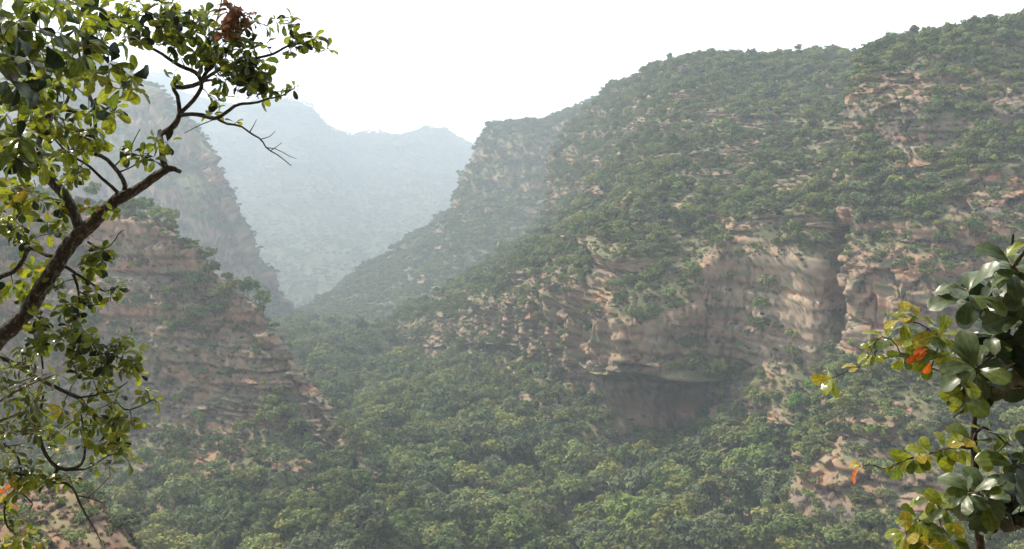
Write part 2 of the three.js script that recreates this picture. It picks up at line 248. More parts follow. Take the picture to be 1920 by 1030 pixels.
// gorge floor: a sheet over survey points
const FLOOR = [[620, 745, 560], [600, 612, 900], [580, 640, 1200], [570, 660, 1500], [680, 620, 2400], [760, 620, 2350], [480, 640, 1600], [650, 640, 1000], [560, 620, 2300], [690, 690, 640], [640, 800, 470], [780, 820, 415], [760, 900, 345], [700, 960, 305], [560, 980, 300], [400, 960, 318], [250, 950, 330], [100, 950, 330], [820, 1000, 285], [700, 1080, 262], [900, 900, 360],
  [1000, 960, 330], [1000, 1060, 282], [1100, 1000, 318], [1200, 930, 352], [1250, 860, 400], [1150, 1080, 285], [1300, 960, 330], [1330, 870, 372], [1400, 900, 322], [1420, 1000, 285], [1450, 860, 318], [1500, 1080, 245], [1420, 800, 342], [1150, 860, 390], [1300, 1100, 265], [900, 1150, 250], [600, 1200, 240], [300, 1150, 262], [0, 1100, 280], [1250, 800, 430], [860, 780, 425], [-300, 1000, 330], [2000, 1300, 190]].map((a) => at(...a));
function floorHeight(x, z) {
  let s = 0, w = 0;
  for (const p of FLOOR) { const d2 = (p.x - x) ** 2 + (p.z - z) ** 2, k = 1 / (d2 + 260) ** 1.6; s += k * p.y; w += k; }
  return s / w - 5.5;
}
{
  const nu = 360, nv = 330, pos = new Float32Array(nu * nv * 3);
  const g = new THREE.PlaneGeometry(1, 1, nu - 1, nv - 1), P = g.attributes.position, col = new Float32Array(nu * nv * 3);
  for (let j = 0; j < nv; j++) for (let i = 0; i < nu; i++) {
    const n = j * nu + i, t = 1 - j / (nv - 1), z = -20 - 2500 * (0.18 * t + 0.82 * t * t), wide = 260 + 0.28 * -z, x = (i / (nu - 1) * 2 - 1) * wide;
    const y = floorHeight(x, z) + 5 * fbm(x / 45, 3, z / 45, 4) + 0.7 * noise(x / 5, 9, z / 5);
    P.setXYZ(n, x, y, z);
    const f = fbm(x / 3, 1, z / 3, 3), h = fbm(x / 16, 7, z / 16, 3);
    const c = h > 0.12 ? [0.21, 0.135, 0.085] : h > -0.05 ? [0.15, 0.125, 0.07] : [0.07, 0.085, 0.035];
    for (let k = 0; k < 3; k++) col[n * 3 + k] = Math.max(0.015, c[k] * (1 + 0.5 * f));
  }
  g.setAttribute('color', new THREE.BufferAttribute(col, 3)); g.computeVertexNormals();
  const m = new THREE.Mesh(g, rockMaterial); m.name = 'gorge_floor'; scene.add(m); tag(m, 'wooded floor of the gorge between the cliffs', null, null, 'structure');
  const p = new V();
  for (let n = 0; n < nu * nv; n++) { p.fromBufferAttribute(P, n); const [px, py, d] = seenAt(p); if (d > 1) { const X = Math.floor(px / 4), Y = Math.floor(py / 4); if (X >= 0 && X < 480 && Y >= 0 && Y < 258 && d < zbuf[Y * 480 + X]) zbuf[Y * 480 + X] = d; } }
  PATCHES.push({ name: 'gorge_floor', pos: P.array, nor: g.attributes.normal.array, nu, nv, rock: new Float32Array(nu * nv), o: {} });
}
const KNOLL = [[-420, 900, 150], [-200, 895, 148], [0, 905, 146], [90, 912, 144], [150, 935, 140], [205, 985, 135], [250, 1040, 130], [300, 1110, 124], [350, 1200, 116]].map(([px, cy, d]) => [[px - 60, cy + 380, d - 46], [px - 30, cy + 200, d - 30], [px - 12, cy + 90, d - 16], [px - 4, cy + 35, d - 7], [px, cy, d], [px + 10, cy + 16, d + 8], [px + 60, cy + 130, d + 26], [px + 120, cy + 330, d + 50]]);
landform('red_knoll', 'bare red earth shoulder with scattered shrubs', KNOLL, { earth: true, nu: 260, nv: 200, seed: 71, big: 2.4, bigL: 22, rib: 0.5, ledge: 0.5, herb: -0.2, green: -0.3, rocky: -0.4 });
// ---------------------------------------------------------------- vegetation
const leafMaterial = new THREE.MeshPhysicalMaterial({ color: 0xffffff, vertexColors: true, roughness: 1, transmission: 0.16, thickness: 0, specularIntensity: 0.4 });
const trunkMaterial = new THREE.MeshStandardMaterial({ color: new THREE.Color().setRGB(0.11, 0.085, 0.065), roughness: 0.95 });
// crown of leaf sprays: clumps spread through the crown, each a shell of small tilted faces
function crownGeometry(seed, { R, H, base = 0.3, clumps, per, leaf, flat = 0.75 }) {
  const r = rng(seed), n = clumps * per, pos = new Float32Array(n * 12), nor = new Float32Array(n * 12), col = new Float32Array(n * 12), idx = new Uint16Array(n * 6);
  const rv = () => new V(r() * 2 - 1, r() * 2 - 1, r() * 2 - 1), c = new V(), dir = new V(), N = new V(), A = new V(), B = new V(), q = new V();
  const cy = H * (base + 1) / 2, ry = H * (1 - base) / 2;
  let w = 0;
  for (let k = 0; k < clumps; k++) {
    do dir.copy(rv()); while (dir.length() > 1 || dir.length() < 0.2);
    dir.normalize(); if (dir.y < -0.35) dir.y *= -0.6;
    const reach = (0.45 + 0.5 * Math.sqrt(r())) * (1 + 0.25 * (r() - 0.5));
    c.set(dir.x * R * reach, cy + dir.y * ry * reach * 0.92, dir.z * R * reach);
    const rc = R * (0.25 + 0.24 * r()), tint = 0.8 + 0.4 * r(), warm = r();
    for (let i = 0; i < per; i++) {
      do dir.copy(rv()); while (dir.length() > 1 || dir.length() < 0.1);
      dir.normalize(); if (dir.y < -0.3 && r() < 0.6) dir.y = -dir.y;
      const rr = rc * (0.62 + 0.5 * r());
      q.set(c.x + dir.x * rr, c.y + dir.y * rr * flat, c.z + dir.z * rr);
      N.copy(dir).addScaledVector(rv(), 0.8); N.y += 0.35; N.normalize();
      A.set(-N.z, 0.2 * (r() - 0.5), N.x).normalize(); B.crossVectors(N, A).normalize(); A.crossVectors(B, N);
      const th = r() * 6.28, s = leaf * (0.6 + 0.8 * r()), ca = Math.cos(th), sa = Math.sin(th);
      const ax = (A.x * ca + B.x * sa) * s, ay = (A.y * ca + B.y * sa) * s, az = (A.z * ca + B.z * sa) * s, bx = (B.x * ca - A.x * sa) * s * 0.62, by = (B.y * ca - A.y * sa) * s * 0.62, bz = (B.z * ca - A.z * sa) * s * 0.62;
      const v = [[-0.9, -0.35], [0.25, -0.75], [0.95, 0.3], [-0.2, 0.8]], t = tint * (0.82 + 0.36 * r());
      for (let k4 = 0; k4 < 4; k4++) {
        const o = (w * 4 + k4) * 3, [a, b] = v[k4];
        pos[o] = q.x + ax * a + bx * b; pos[o + 1] = q.y + ay * a + by * b; pos[o + 2] = q.z + az * a + bz * b;
        nor[o] = N.x; nor[o + 1] = N.y; nor[o + 2] = N.z; col[o] = t * (0.9 + 0.25 * warm); col[o + 1] = t; col[o + 2] = t * (1.05 - 0.2 * warm);
      }
      idx.set([0, 1, 2, 0, 2, 3].map((x) => x + w * 4), w * 6); w++;
    }
  }
  const g = new THREE.BufferGeometry();
  g.setAttribute('position', new THREE.BufferAttribute(pos, 3)); g.setAttribute('normal', new THREE.BufferAttribute(nor, 3)); g.setAttribute('color', new THREE.BufferAttribute(col, 3)); g.setIndex(new THREE.BufferAttribute(idx, 1));
  return g;
}
function tubeGeometry(points, radii, sides = 7, rough = 0, closeEnd = true) {
  const n = points.length, pos = [], idx = [], uv = [], T = new V(), U = new V(), W = new V(); let run = 0;
  for (let i = 0; i < n; i++) {
    T.subVectors(points[Math.min(n - 1, i + 1)], points[Math.max(0, i - 1)]).normalize();
    if (!i) { U.set(1, 0, 0); if (Math.abs(T.x) > 0.8) U.set(0, 0, 1); } else run += points[i].distanceTo(points[i - 1]);
    U.addScaledVector(T, -U.dot(T)).normalize(); W.crossVectors(T, U);
    for (let k = 0; k <= sides; k++) {
      const a = k / sides * Math.PI * 2, p = points[i], rr = radii[i] * (1 + (rough ? rough * (noise((k % sides) * 1.7, run * 14 / (0.2 + radii[i] * 12), radii[0] * 99) * 1.5 + 0.6 * noise((k % sides) * 2.9 + 5, run * 30, 3)) : 0));
      pos.push(p.x + (U.x * Math.cos(a) + W.x * Math.sin(a)) * rr, p.y + (U.y * Math.cos(a) + W.y * Math.sin(a)) * rr, p.z + (U.z * Math.cos(a) + W.z * Math.sin(a)) * rr);
      uv.push(k / sides * 0.3, run);
    }
    if (i) for (let k = 0; k < sides; k++) { const a = (i - 1) * (sides + 1) + k, b = a + sides + 1; idx.push(a, a + 1, b, a + 1, b + 1, b); }
  }
  if (closeEnd) { const b = (n - 1) * (sides + 1), p = points[n - 1], e = pos.length / 3; pos.push(p.x + T.x * radii[n - 1] * 0.5, p.y + T.y * radii[n - 1] * 0.5, p.z + T.z * radii[n - 1] * 0.5); uv.push(0, run); for (let k = 0; k < sides; k++) idx.push(b + k, b + k + 1, e); }
  const g = new THREE.BufferGeometry(); g.setAttribute('position', new THREE.Float32BufferAttribute(pos, 3)); g.setAttribute('uv', new THREE.Float32BufferAttribute(uv, 2)); g.setIndex(idx); g.computeVertexNormals();
  return g;
}
function trunkGeometry(seed, H, rad, base) {
  const r = rng(seed), lean = [(r() - 0.5) * 0.2, (r() - 0.5) * 0.2], out = [];
  const at_ = (t) => new V(lean[0] * H * t, H * t, lean[1] * H * t);
  out.push(tubeGeometry([-0.12, 0, 0.15, 0.35, 0.55, 0.75].map(at_), [1.5, 1.2, 0.95, 0.75, 0.5, 0.2].map((x) => x * rad), 6));
  for (let k = 0; k < 5; k++) {
    const t = base * 0.75 + 0.09 * k, a = k * 2.4 + r(), p = at_(t), L = H * (0.24 + 0.1 * r());
    out.push(tubeGeometry([p, p.clone().add(new V(Math.cos(a) * L * 0.5, L * 0.35, Math.sin(a) * L * 0.5)), p.clone().add(new V(Math.cos(a) * L, L * 0.85, Math.sin(a) * L))], [rad * 0.5, rad * 0.34, rad * 0.1], 5));
  }
  return mergeGeometries(out);
}
const KINDS = {
  forest: [1, 2, 3, 4, 5, 6].map((s) => ({ crown: crownGeometry(100 + s, { R: s === 6 ? 3.1 : 3.7 + 0.25 * s, H: s === 6 ? 11.5 : 8 + (s % 3) * 1.1, base: s === 6 ? 0.42 : 0.28, clumps: 17, per: 66, leaf: 0.5 }), trunk: trunkGeometry(s, 8.4, 0.17, 0.3) })),
  hill: [1, 2, 3, 4, 5].map((s) => ({ crown: crownGeometry(200 + s, { R: s === 5 ? 1.9 : 2.3 + 0.2 * s, H: 4.6 + (s % 2) * 1.0 + (s === 5 ? 1.4 : 0), base: s === 5 ? 0.3 : 0.2, clumps: 15, per: 42, leaf: 0.4 }), trunk: trunkGeometry(20 + s, 5, 0.12, 0.25) })),
  shrub: [1, 2, 3].map((s) => ({ crown: crownGeometry(300 + s, { R: 1.25 + 0.15 * s, H: 1.7 + 0.3 * s, base: 0.02, clumps: 9, per: 30, leaf: 0.29 }) })),
};
function tuftGeometry(seed) {
  const r = rng(seed), pos = [], nor = [];
  for (let k = 0; k < 34; k++) { const a = r() * 6.28, d = r() * 0.75, h = 0.35 + r() * 0.6, x = Math.cos(a) * d, z = Math.sin(a) * d, b = r() * 6.28, w = 0.09, lx = (r() - 0.5) * 0.6, lz = (r() - 0.5) * 0.6; pos.push(x - Math.cos(b) * w, 0, z - Math.sin(b) * w, x + Math.cos(b) * w, 0, z + Math.sin(b) * w, x + lx, h, z + lz); for (let i = 0; i < 3; i++) nor.push(Math.sin(b) * 0.8, 0.6, -Math.cos(b) * 0.8); }
  const g = new THREE.BufferGeometry(); g.setAttribute('position', new THREE.Float32BufferAttribute(pos, 3)); g.setAttribute('normal', new THREE.Float32BufferAttribute(nor, 3)); g.setAttribute('color', new THREE.Float32BufferAttribute(new Float32Array(pos.length).fill(1), 3));
  return g;
}
const TUFTS = [tuftGeometry(1), tuftGeometry(2)];
// leaf colours, linear
const GREENS = [[0.118, 0.15, 0.048], [0.138, 0.165, 0.048], [0.092, 0.125, 0.044], [0.155, 0.18, 0.062], [0.12, 0.165, 0.042], [0.178, 0.198, 0.052], [0.104, 0.13, 0.06]];
const STRAW = [[0.2, 0.165, 0.085], [0.16, 0.155, 0.065], [0.115, 0.135, 0.045], [0.22, 0.165, 0.1]];
const plants = [];      // {kind, v, p, s, turn, c, px, py, d, size, shown}
function plantOn(patchName, spec) {
  const P = PATCHES.find((q) => q.name === patchName), { pos, nor, nu, nv, rock } = P, r = rng(spec.seed), step = spec.step ?? 4, cells = [], cum = []; let total = 0;
  for (let j = 0; j + step < nv; j += step) for (let i = 0; i + step < nu; i += step) {
    const a = (j * nu + i) * 3, b = (j * nu + i + step) * 3, c = ((j + step) * nu + i) * 3;
    const ux = pos[b] - pos[a], uy = pos[b + 1] - pos[a + 1], uz = pos[b + 2] - pos[a + 2], vx = pos[c] - pos[a], vy = pos[c + 1] - pos[a + 1], vz = pos[c + 2] - pos[a + 2];
    total += Math.hypot(uy * vz - uz * vy, uz * vx - ux * vz, ux * vy - uy * vx); cells.push(j * nu + i); cum.push(total);
  }
  const grid = new Map(), key = (x, z, y) => Math.round(x) + '_' + Math.round(z) + '_' + Math.round(y), p = new V();
  for (const [kind, density, min, sMin, sMax, steepest, clumpy] of spec.plants) {
    grid.clear();
    const tries = Math.round(total * density);
    for (let t = 0; t < tries; t++) {
      const x = r() * total; let lo = 0, hi = cum.length - 1; while (lo < hi) { const m = (lo + hi) >> 1; if (cum[m] < x) lo = m + 1; else hi = m; }
      const n = Math.min(nu * nv - 1, cells[lo] + Math.floor(r() * step) * nu + Math.floor(r() * step)), q = n * 3; p.set(pos[q], pos[q + 1], pos[q + 2]);
      const s = sMin + (sMax - sMin) * Math.pow(r(), 1.4), vi = Math.floor(r() * 60), turn = r() * 6.28, ci = r(), br = 0.66 + 0.66 * r(), keep = r(), e = r();
      const [px, py, d] = seenAt(p);
      if (d < 60 || px < -260 || px > 2180 || py < -120 || py > 1330) continue;
      const ny = nor[q + 1]; if (ny < steepest && keep > (spec.cling ?? 0.05)) continue;
      if (spec.bare && keep < blobs(spec.bare, p)) continue;
      const m = fbm(p.x / 24 + 50, p.y / 24, p.z / 24, 3); if (m * clumpy + 0.55 < e) continue;
      if (patchName !== 'gorge_floor' && patchName !== 'red_knoll' && p.y < floorHeight(p.x, p.z) - 3 && d < 1500) continue;
      const cell = min, k = key(p.x / cell, p.z / cell, p.y / cell); if (grid.has(k)) continue; grid.set(k, 1);
      const hue = clamp(0.5 + 1.3 * noise(p.x / 35, p.y / 35, p.z / 35 + 9) + (ci - 0.5) * 0.9), base = kind === 'tuft' ? STRAW[Math.floor(ci * 3.99)] : GREENS[Math.floor(hue * 6.99)];
      plants.push({ kind, v: vi, p: p.clone(), s: s, turn, c: base.map((x) => x * br * (spec.tint ?? 1)), px, py, d, patch: patchName });
    }
  }
}
plantOn('gorge_floor', { seed: 1, step: 2, plants: [['forest', 0.05, 6.8, 0.8, 1.75, 0.3, 0.5], ['hill', 0.012, 5, 0.7, 1.2, 0.3, 0.6], ['shrub', 0.02, 3, 0.8, 1.6, 0.3, 0.5], ['tuft', 0.05, 1, 0.7, 1.4, 0.3, -0.6]] });
plantOn('canyon_wall', { seed: 2, cling: 0.035, plants: [['forest', 0.004, 8, 0.6, 0.85, 0.55, 1.2], ['hill', 0.085, 3.5, 0.4, 1.3, 0.52, 2], ['shrub', 0.1, 2.1, 0.5, 1.4, 0.45, 1.2], ['shrub', 0.06, 2, 0.35, 0.9, 0.45, -1], ['tuft', 0.2, 0.9, 0.7, 1.6, 0.3, -0.6]], bare: [[at(1510, 580, 352), 26, 1], [at(1230, 740, 390), 26, 0.8], ...CRAG_MAIN.map(([c, r]) => [c, r, 0.85])] });
plantOn('hillside', { seed: 3, cling: 0.06, plants: [['hill', 0.1, 3.2, 0.4, 1.2, 0.5, 1.8], ['shrub', 0.16, 1.8, 0.5, 1.5, 0.42, 1.0], ['shrub', 0.12, 1.8, 0.3, 0.8, 0.36, -1], ['tuft', 0.3, 0.85, 0.6, 1.4, 0.3, -0.6]], bare: CRAG_NEAR.map(([c, r]) => [c, r, 0.8]) });
plantOn('rock_spur', { seed: 4, cling: 0.06, plants: [['forest', 0.012, 5.5, 0.7, 1.1, 0.62, 0.8], ['hill', 0.04, 4, 0.5, 0.95, 0.55, 1.3], ['shrub', 0.06, 2.4, 0.5, 1.2, 0.4, 1.1], ['shrub', 0.06, 2, 0.3, 0.8, 0.42, -1], ['tuft', 0.15, 0.95, 0.7, 1.4, 0.3, -0.6]], bare: [[500, 615, 385], [535, 665, 375], [565, 705, 370], [590, 740, 362], [615, 775, 357]].map((a) => [at(...a), 10, 0.95]) });
plantOn('mountain', { seed: 5, cling: 0.06, plants: [['hill', 0.024, 5.5, 0.9, 1.6, 0.42, 1.0]] });
plantOn('headland', { seed: 6, cling: 0.06, plants: [['hill', 0.05, 4.8, 0.9, 1.7, 0.35, 0.7]] });
plantOn('far_mountain', { seed: 7, cling: 0.1, plants: [['hill', 0.005, 10, 1.6, 2.8, 0.4, 1]] });
plantOn('red_knoll', { seed: 9, cling: 0.2, plants: [['hill', 0.008, 4, 0.45, 0.75, 0.3, 1], ['shrub', 0.08, 1.6, 0.35, 0.95, 0.3, 1], ['tuft', 2.2, 0.36, 0.35, 0.8, 0.2, 0.2]] });

// the largest in view stand as trees and shrubs of their own, the rest as a mass
const sizeOf = { forest: 9, hill: 5.5, shrub: 2.6, tuft: 1 };
for (const q of plants) {
  const h = sizeOf[q.kind] * q.s, [px, py, d] = seenAt(new V(q.p.x, q.p.y + h * 0.7, q.p.z)); q.size = h / d;
  const X = Math.floor(px / 4), Y = Math.floor(py / 4);
  let clear = X >= 0 && X < 480 && Y >= 0 && Y < 257 && !(px < 210 && py < 880) && !(px > 1740 && py > 430);
  if (clear) for (let j = -1; j <= 1 && clear; j++) for (let i = -1; i <= 1; i++) { const a = Y + j, b = X + i; if (a >= 0 && a < 258 && b >= 0 && b < 480 && zbuf[a * 480 + b] < d - 6) { clear = false; break; } }
  q.shown = clear;
}
// plants that terrain hides from here and from a step aside are left out
{
  const W = 480, H = 258, R = 8, a = zbuf.map((v) => (v > 1e8 ? 1e9 : v)), b = new Float32Array(W * H);
  for (let y = 0; y < H; y++) for (let x = 0; x < W; x++) { let m = 0; for (let k = -R; k <= R; k++) m = Math.max(m, a[y * W + clamp(x + k, 0, W - 1)]); b[y * W + x] = m; }
  for (let y = 0; y < H; y++) for (let x = 0; x < W; x++) { let m = 0; for (let k = -R; k <= R; k++) m = Math.max(m, b[clamp(y + k, 0, H - 1) * W + x]); a[y * W + x] = m; }
  const kept = plants.filter((q) => { const X = clamp(Math.floor(q.px / 4), 0, W - 1), Y = clamp(Math.floor(q.py / 4) - 3, 0, H - 1); return a[Y * W + X] > q.d - 25; });
  plants.length = 0; for (const q of kept) plants.push(q);
}
const INDIVIDUAL = { forest: 300, hill: 300, shrub: 120 };
const UP = new V(0, 1, 0), tintCache = new Map();
const WHERE = {
  gorge_floor: ['in the forest on the gorge floor', 'gorge floor forest'], canyon_wall: ['on the layered sandstone canyon wall', 'canyon wall slopes'], hillside: ['on the steep scrubby hillside with red outcrops', 'scrubby hillside'],
  rock_spur: ['on the shaded banded rock spur', 'rock spur'], red_knoll: ['on the bare red earth shoulder', 'red earth shoulder'], mountain: ['on the hazy mountain flank', 'mountain flank'], headland: ['on the pale headland', 'headland'],
};
const LANDMARKS = {
  gorge_floor: [['in the forest below the dark rock alcove', 1230, 850, 380], ['in forest below the banded rock spur', 430, 930, 330], ['in the forest below the pale cliff face', 1450, 840, 330], ['in the middle of the gorge floor forest', 1000, 980, 310], ['in the forest where the gorge narrows', 650, 650, 600], ['in forest below the scrubby hillside', 1440, 1010, 270], ['in forest beyond the lower rock spur', 740, 930, 320]],
  canyon_wall: [['on the canyon wall above the dark rock alcove', 1230, 500, 410], ['on the canyon wall above the pale cliff face', 1500, 400, 400], ['on the canyon wall shoulder facing the valley', 1040, 380, 800], ['near the rounded summit of the canyon wall', 1380, 150, 620], ['beside the gully where canyon wall meets hillside', 1600, 350, 420], ['on the low rocky nose of the canyon wall', 820, 600, 650]],
  hillside: [['high on the scrubby hillside under the skyline', 1780, 110, 410], ['beside the red rock buttress of the hillside', 1620, 560, 330], ['on the hillside above the red rock buttress', 1700, 330, 350], ['on the rocky foot of the scrubby hillside', 1640, 880, 262], ['on the hillside beyond the waxy young tree', 1850, 700, 280]],
  rock_spur: [['on the crest of the banded rock spur', 350, 470, 410], ['on the wooded foot of the banded rock spur', 350, 920, 320], ['at the lower end of the banded rock spur', 620, 830, 345], ['on the ledges of the banded rock spur', 400, 650, 370]],
};
for (const k in LANDMARKS) LANDMARKS[k] = LANDMARKS[k].map(([w, ...a]) => [w, at(...a)]);
const whereIs = (q) => { let best = WHERE[q.patch]?.[0] ?? WHERE.mountain[0], bd = 1e9; for (const [w, c] of LANDMARKS[q.patch] ?? []) { const d = c.distanceTo(q.p); if (d < bd) { bd = d; best = w; } } return best; };
const TONES = [['dark green', 0], ['mid green', 0.082], ['olive green', 0.1]];
const NAMES = { forest: ['forest_tree', 'tree', 'broadleaf tree'], hill: ['scrub_tree', 'tree', 'low scrub tree'], shrub: ['shrub', 'shrub', 'small rounded shrub'] };
const tinted = (c) => { const k = c.map((x) => Math.round(x * 80)).join(); if (!tintCache.has(k)) { const m = leafMaterial.clone(); m.color.setRGB(...c.map((x) => Math.max(1, Math.round(x * 80)) / 80)); tintCache.set(k, m); } return tintCache.get(k); };
for (const kind of ['forest', 'hill', 'shrub']) {
  const list = plants.filter((q) => q.kind === kind && q.shown).sort((a, b) => b.size - a.size).slice(0, INDIVIDUAL[kind]);
  for (const q of list) {
    q.own = true;
    const [name, category, words] = NAMES[kind], K = KINDS[kind], g = K[q.v % K.length], o = new THREE.Group(); o.name = numbered(name);
    o.position.copy(q.p); o.rotation.y = q.turn; o.scale.setScalar(q.s);
    const crown = new THREE.Mesh(g.crown, tinted(q.c)); crown.name = 'crown'; o.add(crown);
    if (g.trunk) { const t = new THREE.Mesh(g.trunk, trunkMaterial); t.name = 'trunk'; o.add(t); }
    const tone = q.c[1] > 0.178 ? 2 : q.c[1] > 0.14 ? 1 : 0, where = whereIs(q), big = kind === 'forest' ? (q.s > 1.3 ? 'large ' : q.s < 1.0 ? 'small ' : '') : kind === 'hill' ? (q.s > 1 ? 'large ' : q.s < 0.7 ? 'small ' : '') : '';
    tag(o, `${big}${TONES[tone][0]} ${words} ${where}`, category, `${big}${TONES[tone][0]} ${category}s ${where}`);
    scene.add(o);
  }
}
// trees that stand out
for (const [px, py, d, kind, v, sc, c, name, label] of [
  [1572, 322, 436, 'hill', 1, 0.75, [0.5, 0.38, 0.04], 'flowering_tree', 'yellow flowering tree among green scrub on the canyon wall'],
  [1864, 52, 412, 'hill', 2, 0.8, [0.12, 0.12, 0.08], 'sparse_tree', 'thin grey tree standing above the hillside skyline'],
  [1500, 770, 330, 'forest', 3, 0.8, [0.1, 0.21, 0.04], 'bright_tree', 'bright green tree below the pale cliff face'],
  [1525, 735, 332, 'hill', 0, 1.1, [0.11, 0.22, 0.04], 'bright_tree', 'low bright green tree against the foot of the pale cliff'],
]) {
  const p = at(px, py, d), g = KINDS[kind][v], o = new THREE.Group(); o.name = numbered(name); o.position.copy(p); o.position.y -= 1.5; o.scale.setScalar(sc);
  if (name === 'sparse_tree') o.scale.set(0.5, 1.2, 0.5);
  const m = leafMaterial.clone(); m.color.setRGB(...c); const crown = new THREE.Mesh(g.crown, m), t = new THREE.Mesh(g.trunk, trunkMaterial); crown.name = 'crown'; t.name = 'trunk'; o.add(crown, t); tag(o, label, 'tree'); scene.add(o);
}
function mass(name, label, kinds) {
  const root = new THREE.Group(); root.name = name; tag(root, label, null, null, 'stuff'); scene.add(root);
  const M = new THREE.Matrix4(), Q = new THREE.Quaternion(), S = new V(), C = new THREE.Color();
  for (const kind of kinds) {
    const K = kind === 'tuft' ? TUFTS.map((g) => ({ crown: g })) : KINDS[kind];
    K.forEach((g, v) => {
      const list = plants.filter((q) => q.kind === kind && !q.own && q.v % K.length === v); if (!list.length) return;
      for (const [geo, mat, tint, nm] of [[g.crown, leafMaterial, true, kind === 'tuft' ? 'grass_blades' : 'crowns'], ...(g.trunk ? [[g.trunk, trunkMaterial, false, 'trunks']] : [])]) {
        const near = nm === 'trunks' ? list.filter((q) => q.d < 500) : list; if (!near.length) continue;
        const im = new THREE.InstancedMesh(geo, mat, near.length); im.name = nm; im.userData.kind = 'stuff';
        near.forEach((q, i) => { im.setMatrixAt(i, M.compose(q.p, Q.setFromAxisAngle(UP, q.turn), S.set(q.s, q.s * (0.85 + 0.3 * hash(i + v * 977)), q.s))); if (tint) im.setColorAt(i, C.setRGB(...q.c)); });
        root.add(im);
      }
    });
  }
}
mass('forest', 'dense green woodland covering the gorge floor and the mountains', ['forest', 'hill']);
mass('undergrowth', 'green scrub growing over ledges and slopes', ['shrub']);
mass('dry_grass', 'straw coloured grass on ledges and slopes', ['tuft']);
console.log('plants', plants.length, JSON.stringify(plants.reduce((a, q) => (a[q.kind] = (a[q.kind] ?? 0) + 1, a), {})), 'shown', plants.filter((q) => q.shown).length);
// ---------------------------------------------------------------- the brink the viewer stands on
{
  const nu = 90, nv = 110, prof = [[320, 42], [90, 14], [14, -1.1], [0, -1.68], [-2.6, -1.9], [-5, -2.55], [-7.5, -5.6], [-14, -22], [-30, -62], [-70, -124]];
  const g = new THREE.PlaneGeometry(1, 1, nu - 1, nv - 1), P = g.attributes.position, col = new Float32Array(nu * nv * 3);
  for (let j = 0; j < nv; j++) for (let i = 0; i < nu; i++) {
    const n = j * nu + i, f = (j / (nv - 1)) * (prof.length - 1), k = Math.min(prof.length - 2, Math.floor(f)), t = f - k, q = i / (nu - 1) * 2 - 1, x = 60 * q + 640 * q * q * q;
    const z = mix(prof[k][0], prof[k + 1][0], t), y = mix(prof[k][1], prof[k + 1][1], t) + 0.12 * fbm(x / 2, 1, z / 2, 3), v = 1 + 0.6 * fbm(x / 0.8, 4, z / 0.8, 3);
    P.setXYZ(n, x, y, z); col[n * 3] = 0.2 * v; col[n * 3 + 1] = 0.135 * v; col[n * 3 + 2] = 0.085 * v;
  }
  const idx = g.index.array; for (let i = 0; i < idx.length; i += 3) { const a = idx[i]; idx[i] = idx[i + 1]; idx[i + 1] = a; }
  g.setAttribute('color', new THREE.BufferAttribute(col, 3)); g.computeVertexNormals();
  const m = new THREE.Mesh(g, rockMaterial); m.name = 'cliff_edge'; scene.add(m); tag(m, 'red earth brink and near wall of the gorge under the trees', null, null, 'structure');
}
// woodland on the plateau at the viewer's back, which keeps the sky behind off the leaves ahead
{
  const r = rng(91), root = new THREE.Group(); root.name = 'plateau_woodland'; tag(root, 'dense woodland on the plateau above the brink', null, null, 'stuff'); scene.add(root);
  const spots = []; for (let k = 0; k < 60; k++) spots.push([(r() * 2 - 1) * 22, 3.5 + r() * 16, 0.75 + 0.5 * r()]);
  KINDS.forest.forEach((g, v) => {
    const list = spots.filter((_, i) => i % 6 === v), M = new THREE.Matrix4(), Q = new THREE.Quaternion(), C = new THREE.Color();
    for (const [geo, mat, nm] of [[g.crown, leafMaterial, 'crowns'], [g.trunk, trunkMaterial, 'trunks']]) {
      const im = new THREE.InstancedMesh(geo, mat, list.length); im.name = nm; im.userData.kind = 'stuff';
      list.forEach(([x, z, s], i) => { im.setMatrixAt(i, M.compose(new V(x, -1.6 + 0.045 * z, z), Q.setFromAxisAngle(UP, i * 1.7), new V(s, s, s))); if (nm === 'crowns') im.setColorAt(i, C.setRGB(0.07, 0.1, 0.035)); }); root.add(im);
    }
  });
}
// ---------------------------------------------------------------- trees on the brink
function grainTexture(seed, a, b, stretch) {
  const W = 128, d = new Uint8Array(W * W * 4);
  for (let y = 0; y < W; y++) for (let x = 0; x < W; x++) {
    const u = x / W * Math.PI * 2, n = clamp(0.5 + 0.9 * fbm(Math.cos(u) * 2.2 + seed, y / W * stretch, Math.sin(u) * 2.2, 5)), l = fbm(Math.cos(u) * 2.6 + 40, y / W * 16, Math.sin(u) * 2.6, 4) > 0.14 ? 1 : 0, i = (y * W + x) * 4;
    for (let k = 0; k < 3; k++) d[i + k] = clamp(255 * mix(mix(a[k], b[k], n), [0.5, 0.48, 0.42][k], l * 0.55), 0, 255); d[i + 3] = 255;
  }
  const t = new THREE.DataTexture(d, W, W); t.wrapS = t.wrapT = THREE.RepeatWrapping; t.magFilter = THREE.LinearFilter; t.colorSpace = THREE.SRGBColorSpace; t.needsUpdate = true; return t;
}
const barkMap = grainTexture(3, [0.1, 0.085, 0.07], [0.27, 0.235, 0.195], 22), barkBump = barkMap.clone(); barkBump.colorSpace = THREE.NoColorSpace;
for (const t of [barkMap, barkBump]) t.repeat.set(3, 2.2);
const barkMaterial = new THREE.MeshStandardMaterial({ map: barkMap, bumpMap: barkBump, bumpScale: 0.02, roughness: 0.9 });
const twigMaterial = new THREE.MeshStandardMaterial({ color: new THREE.Color().setRGB(0.085, 0.062, 0.045), roughness: 0.85 });
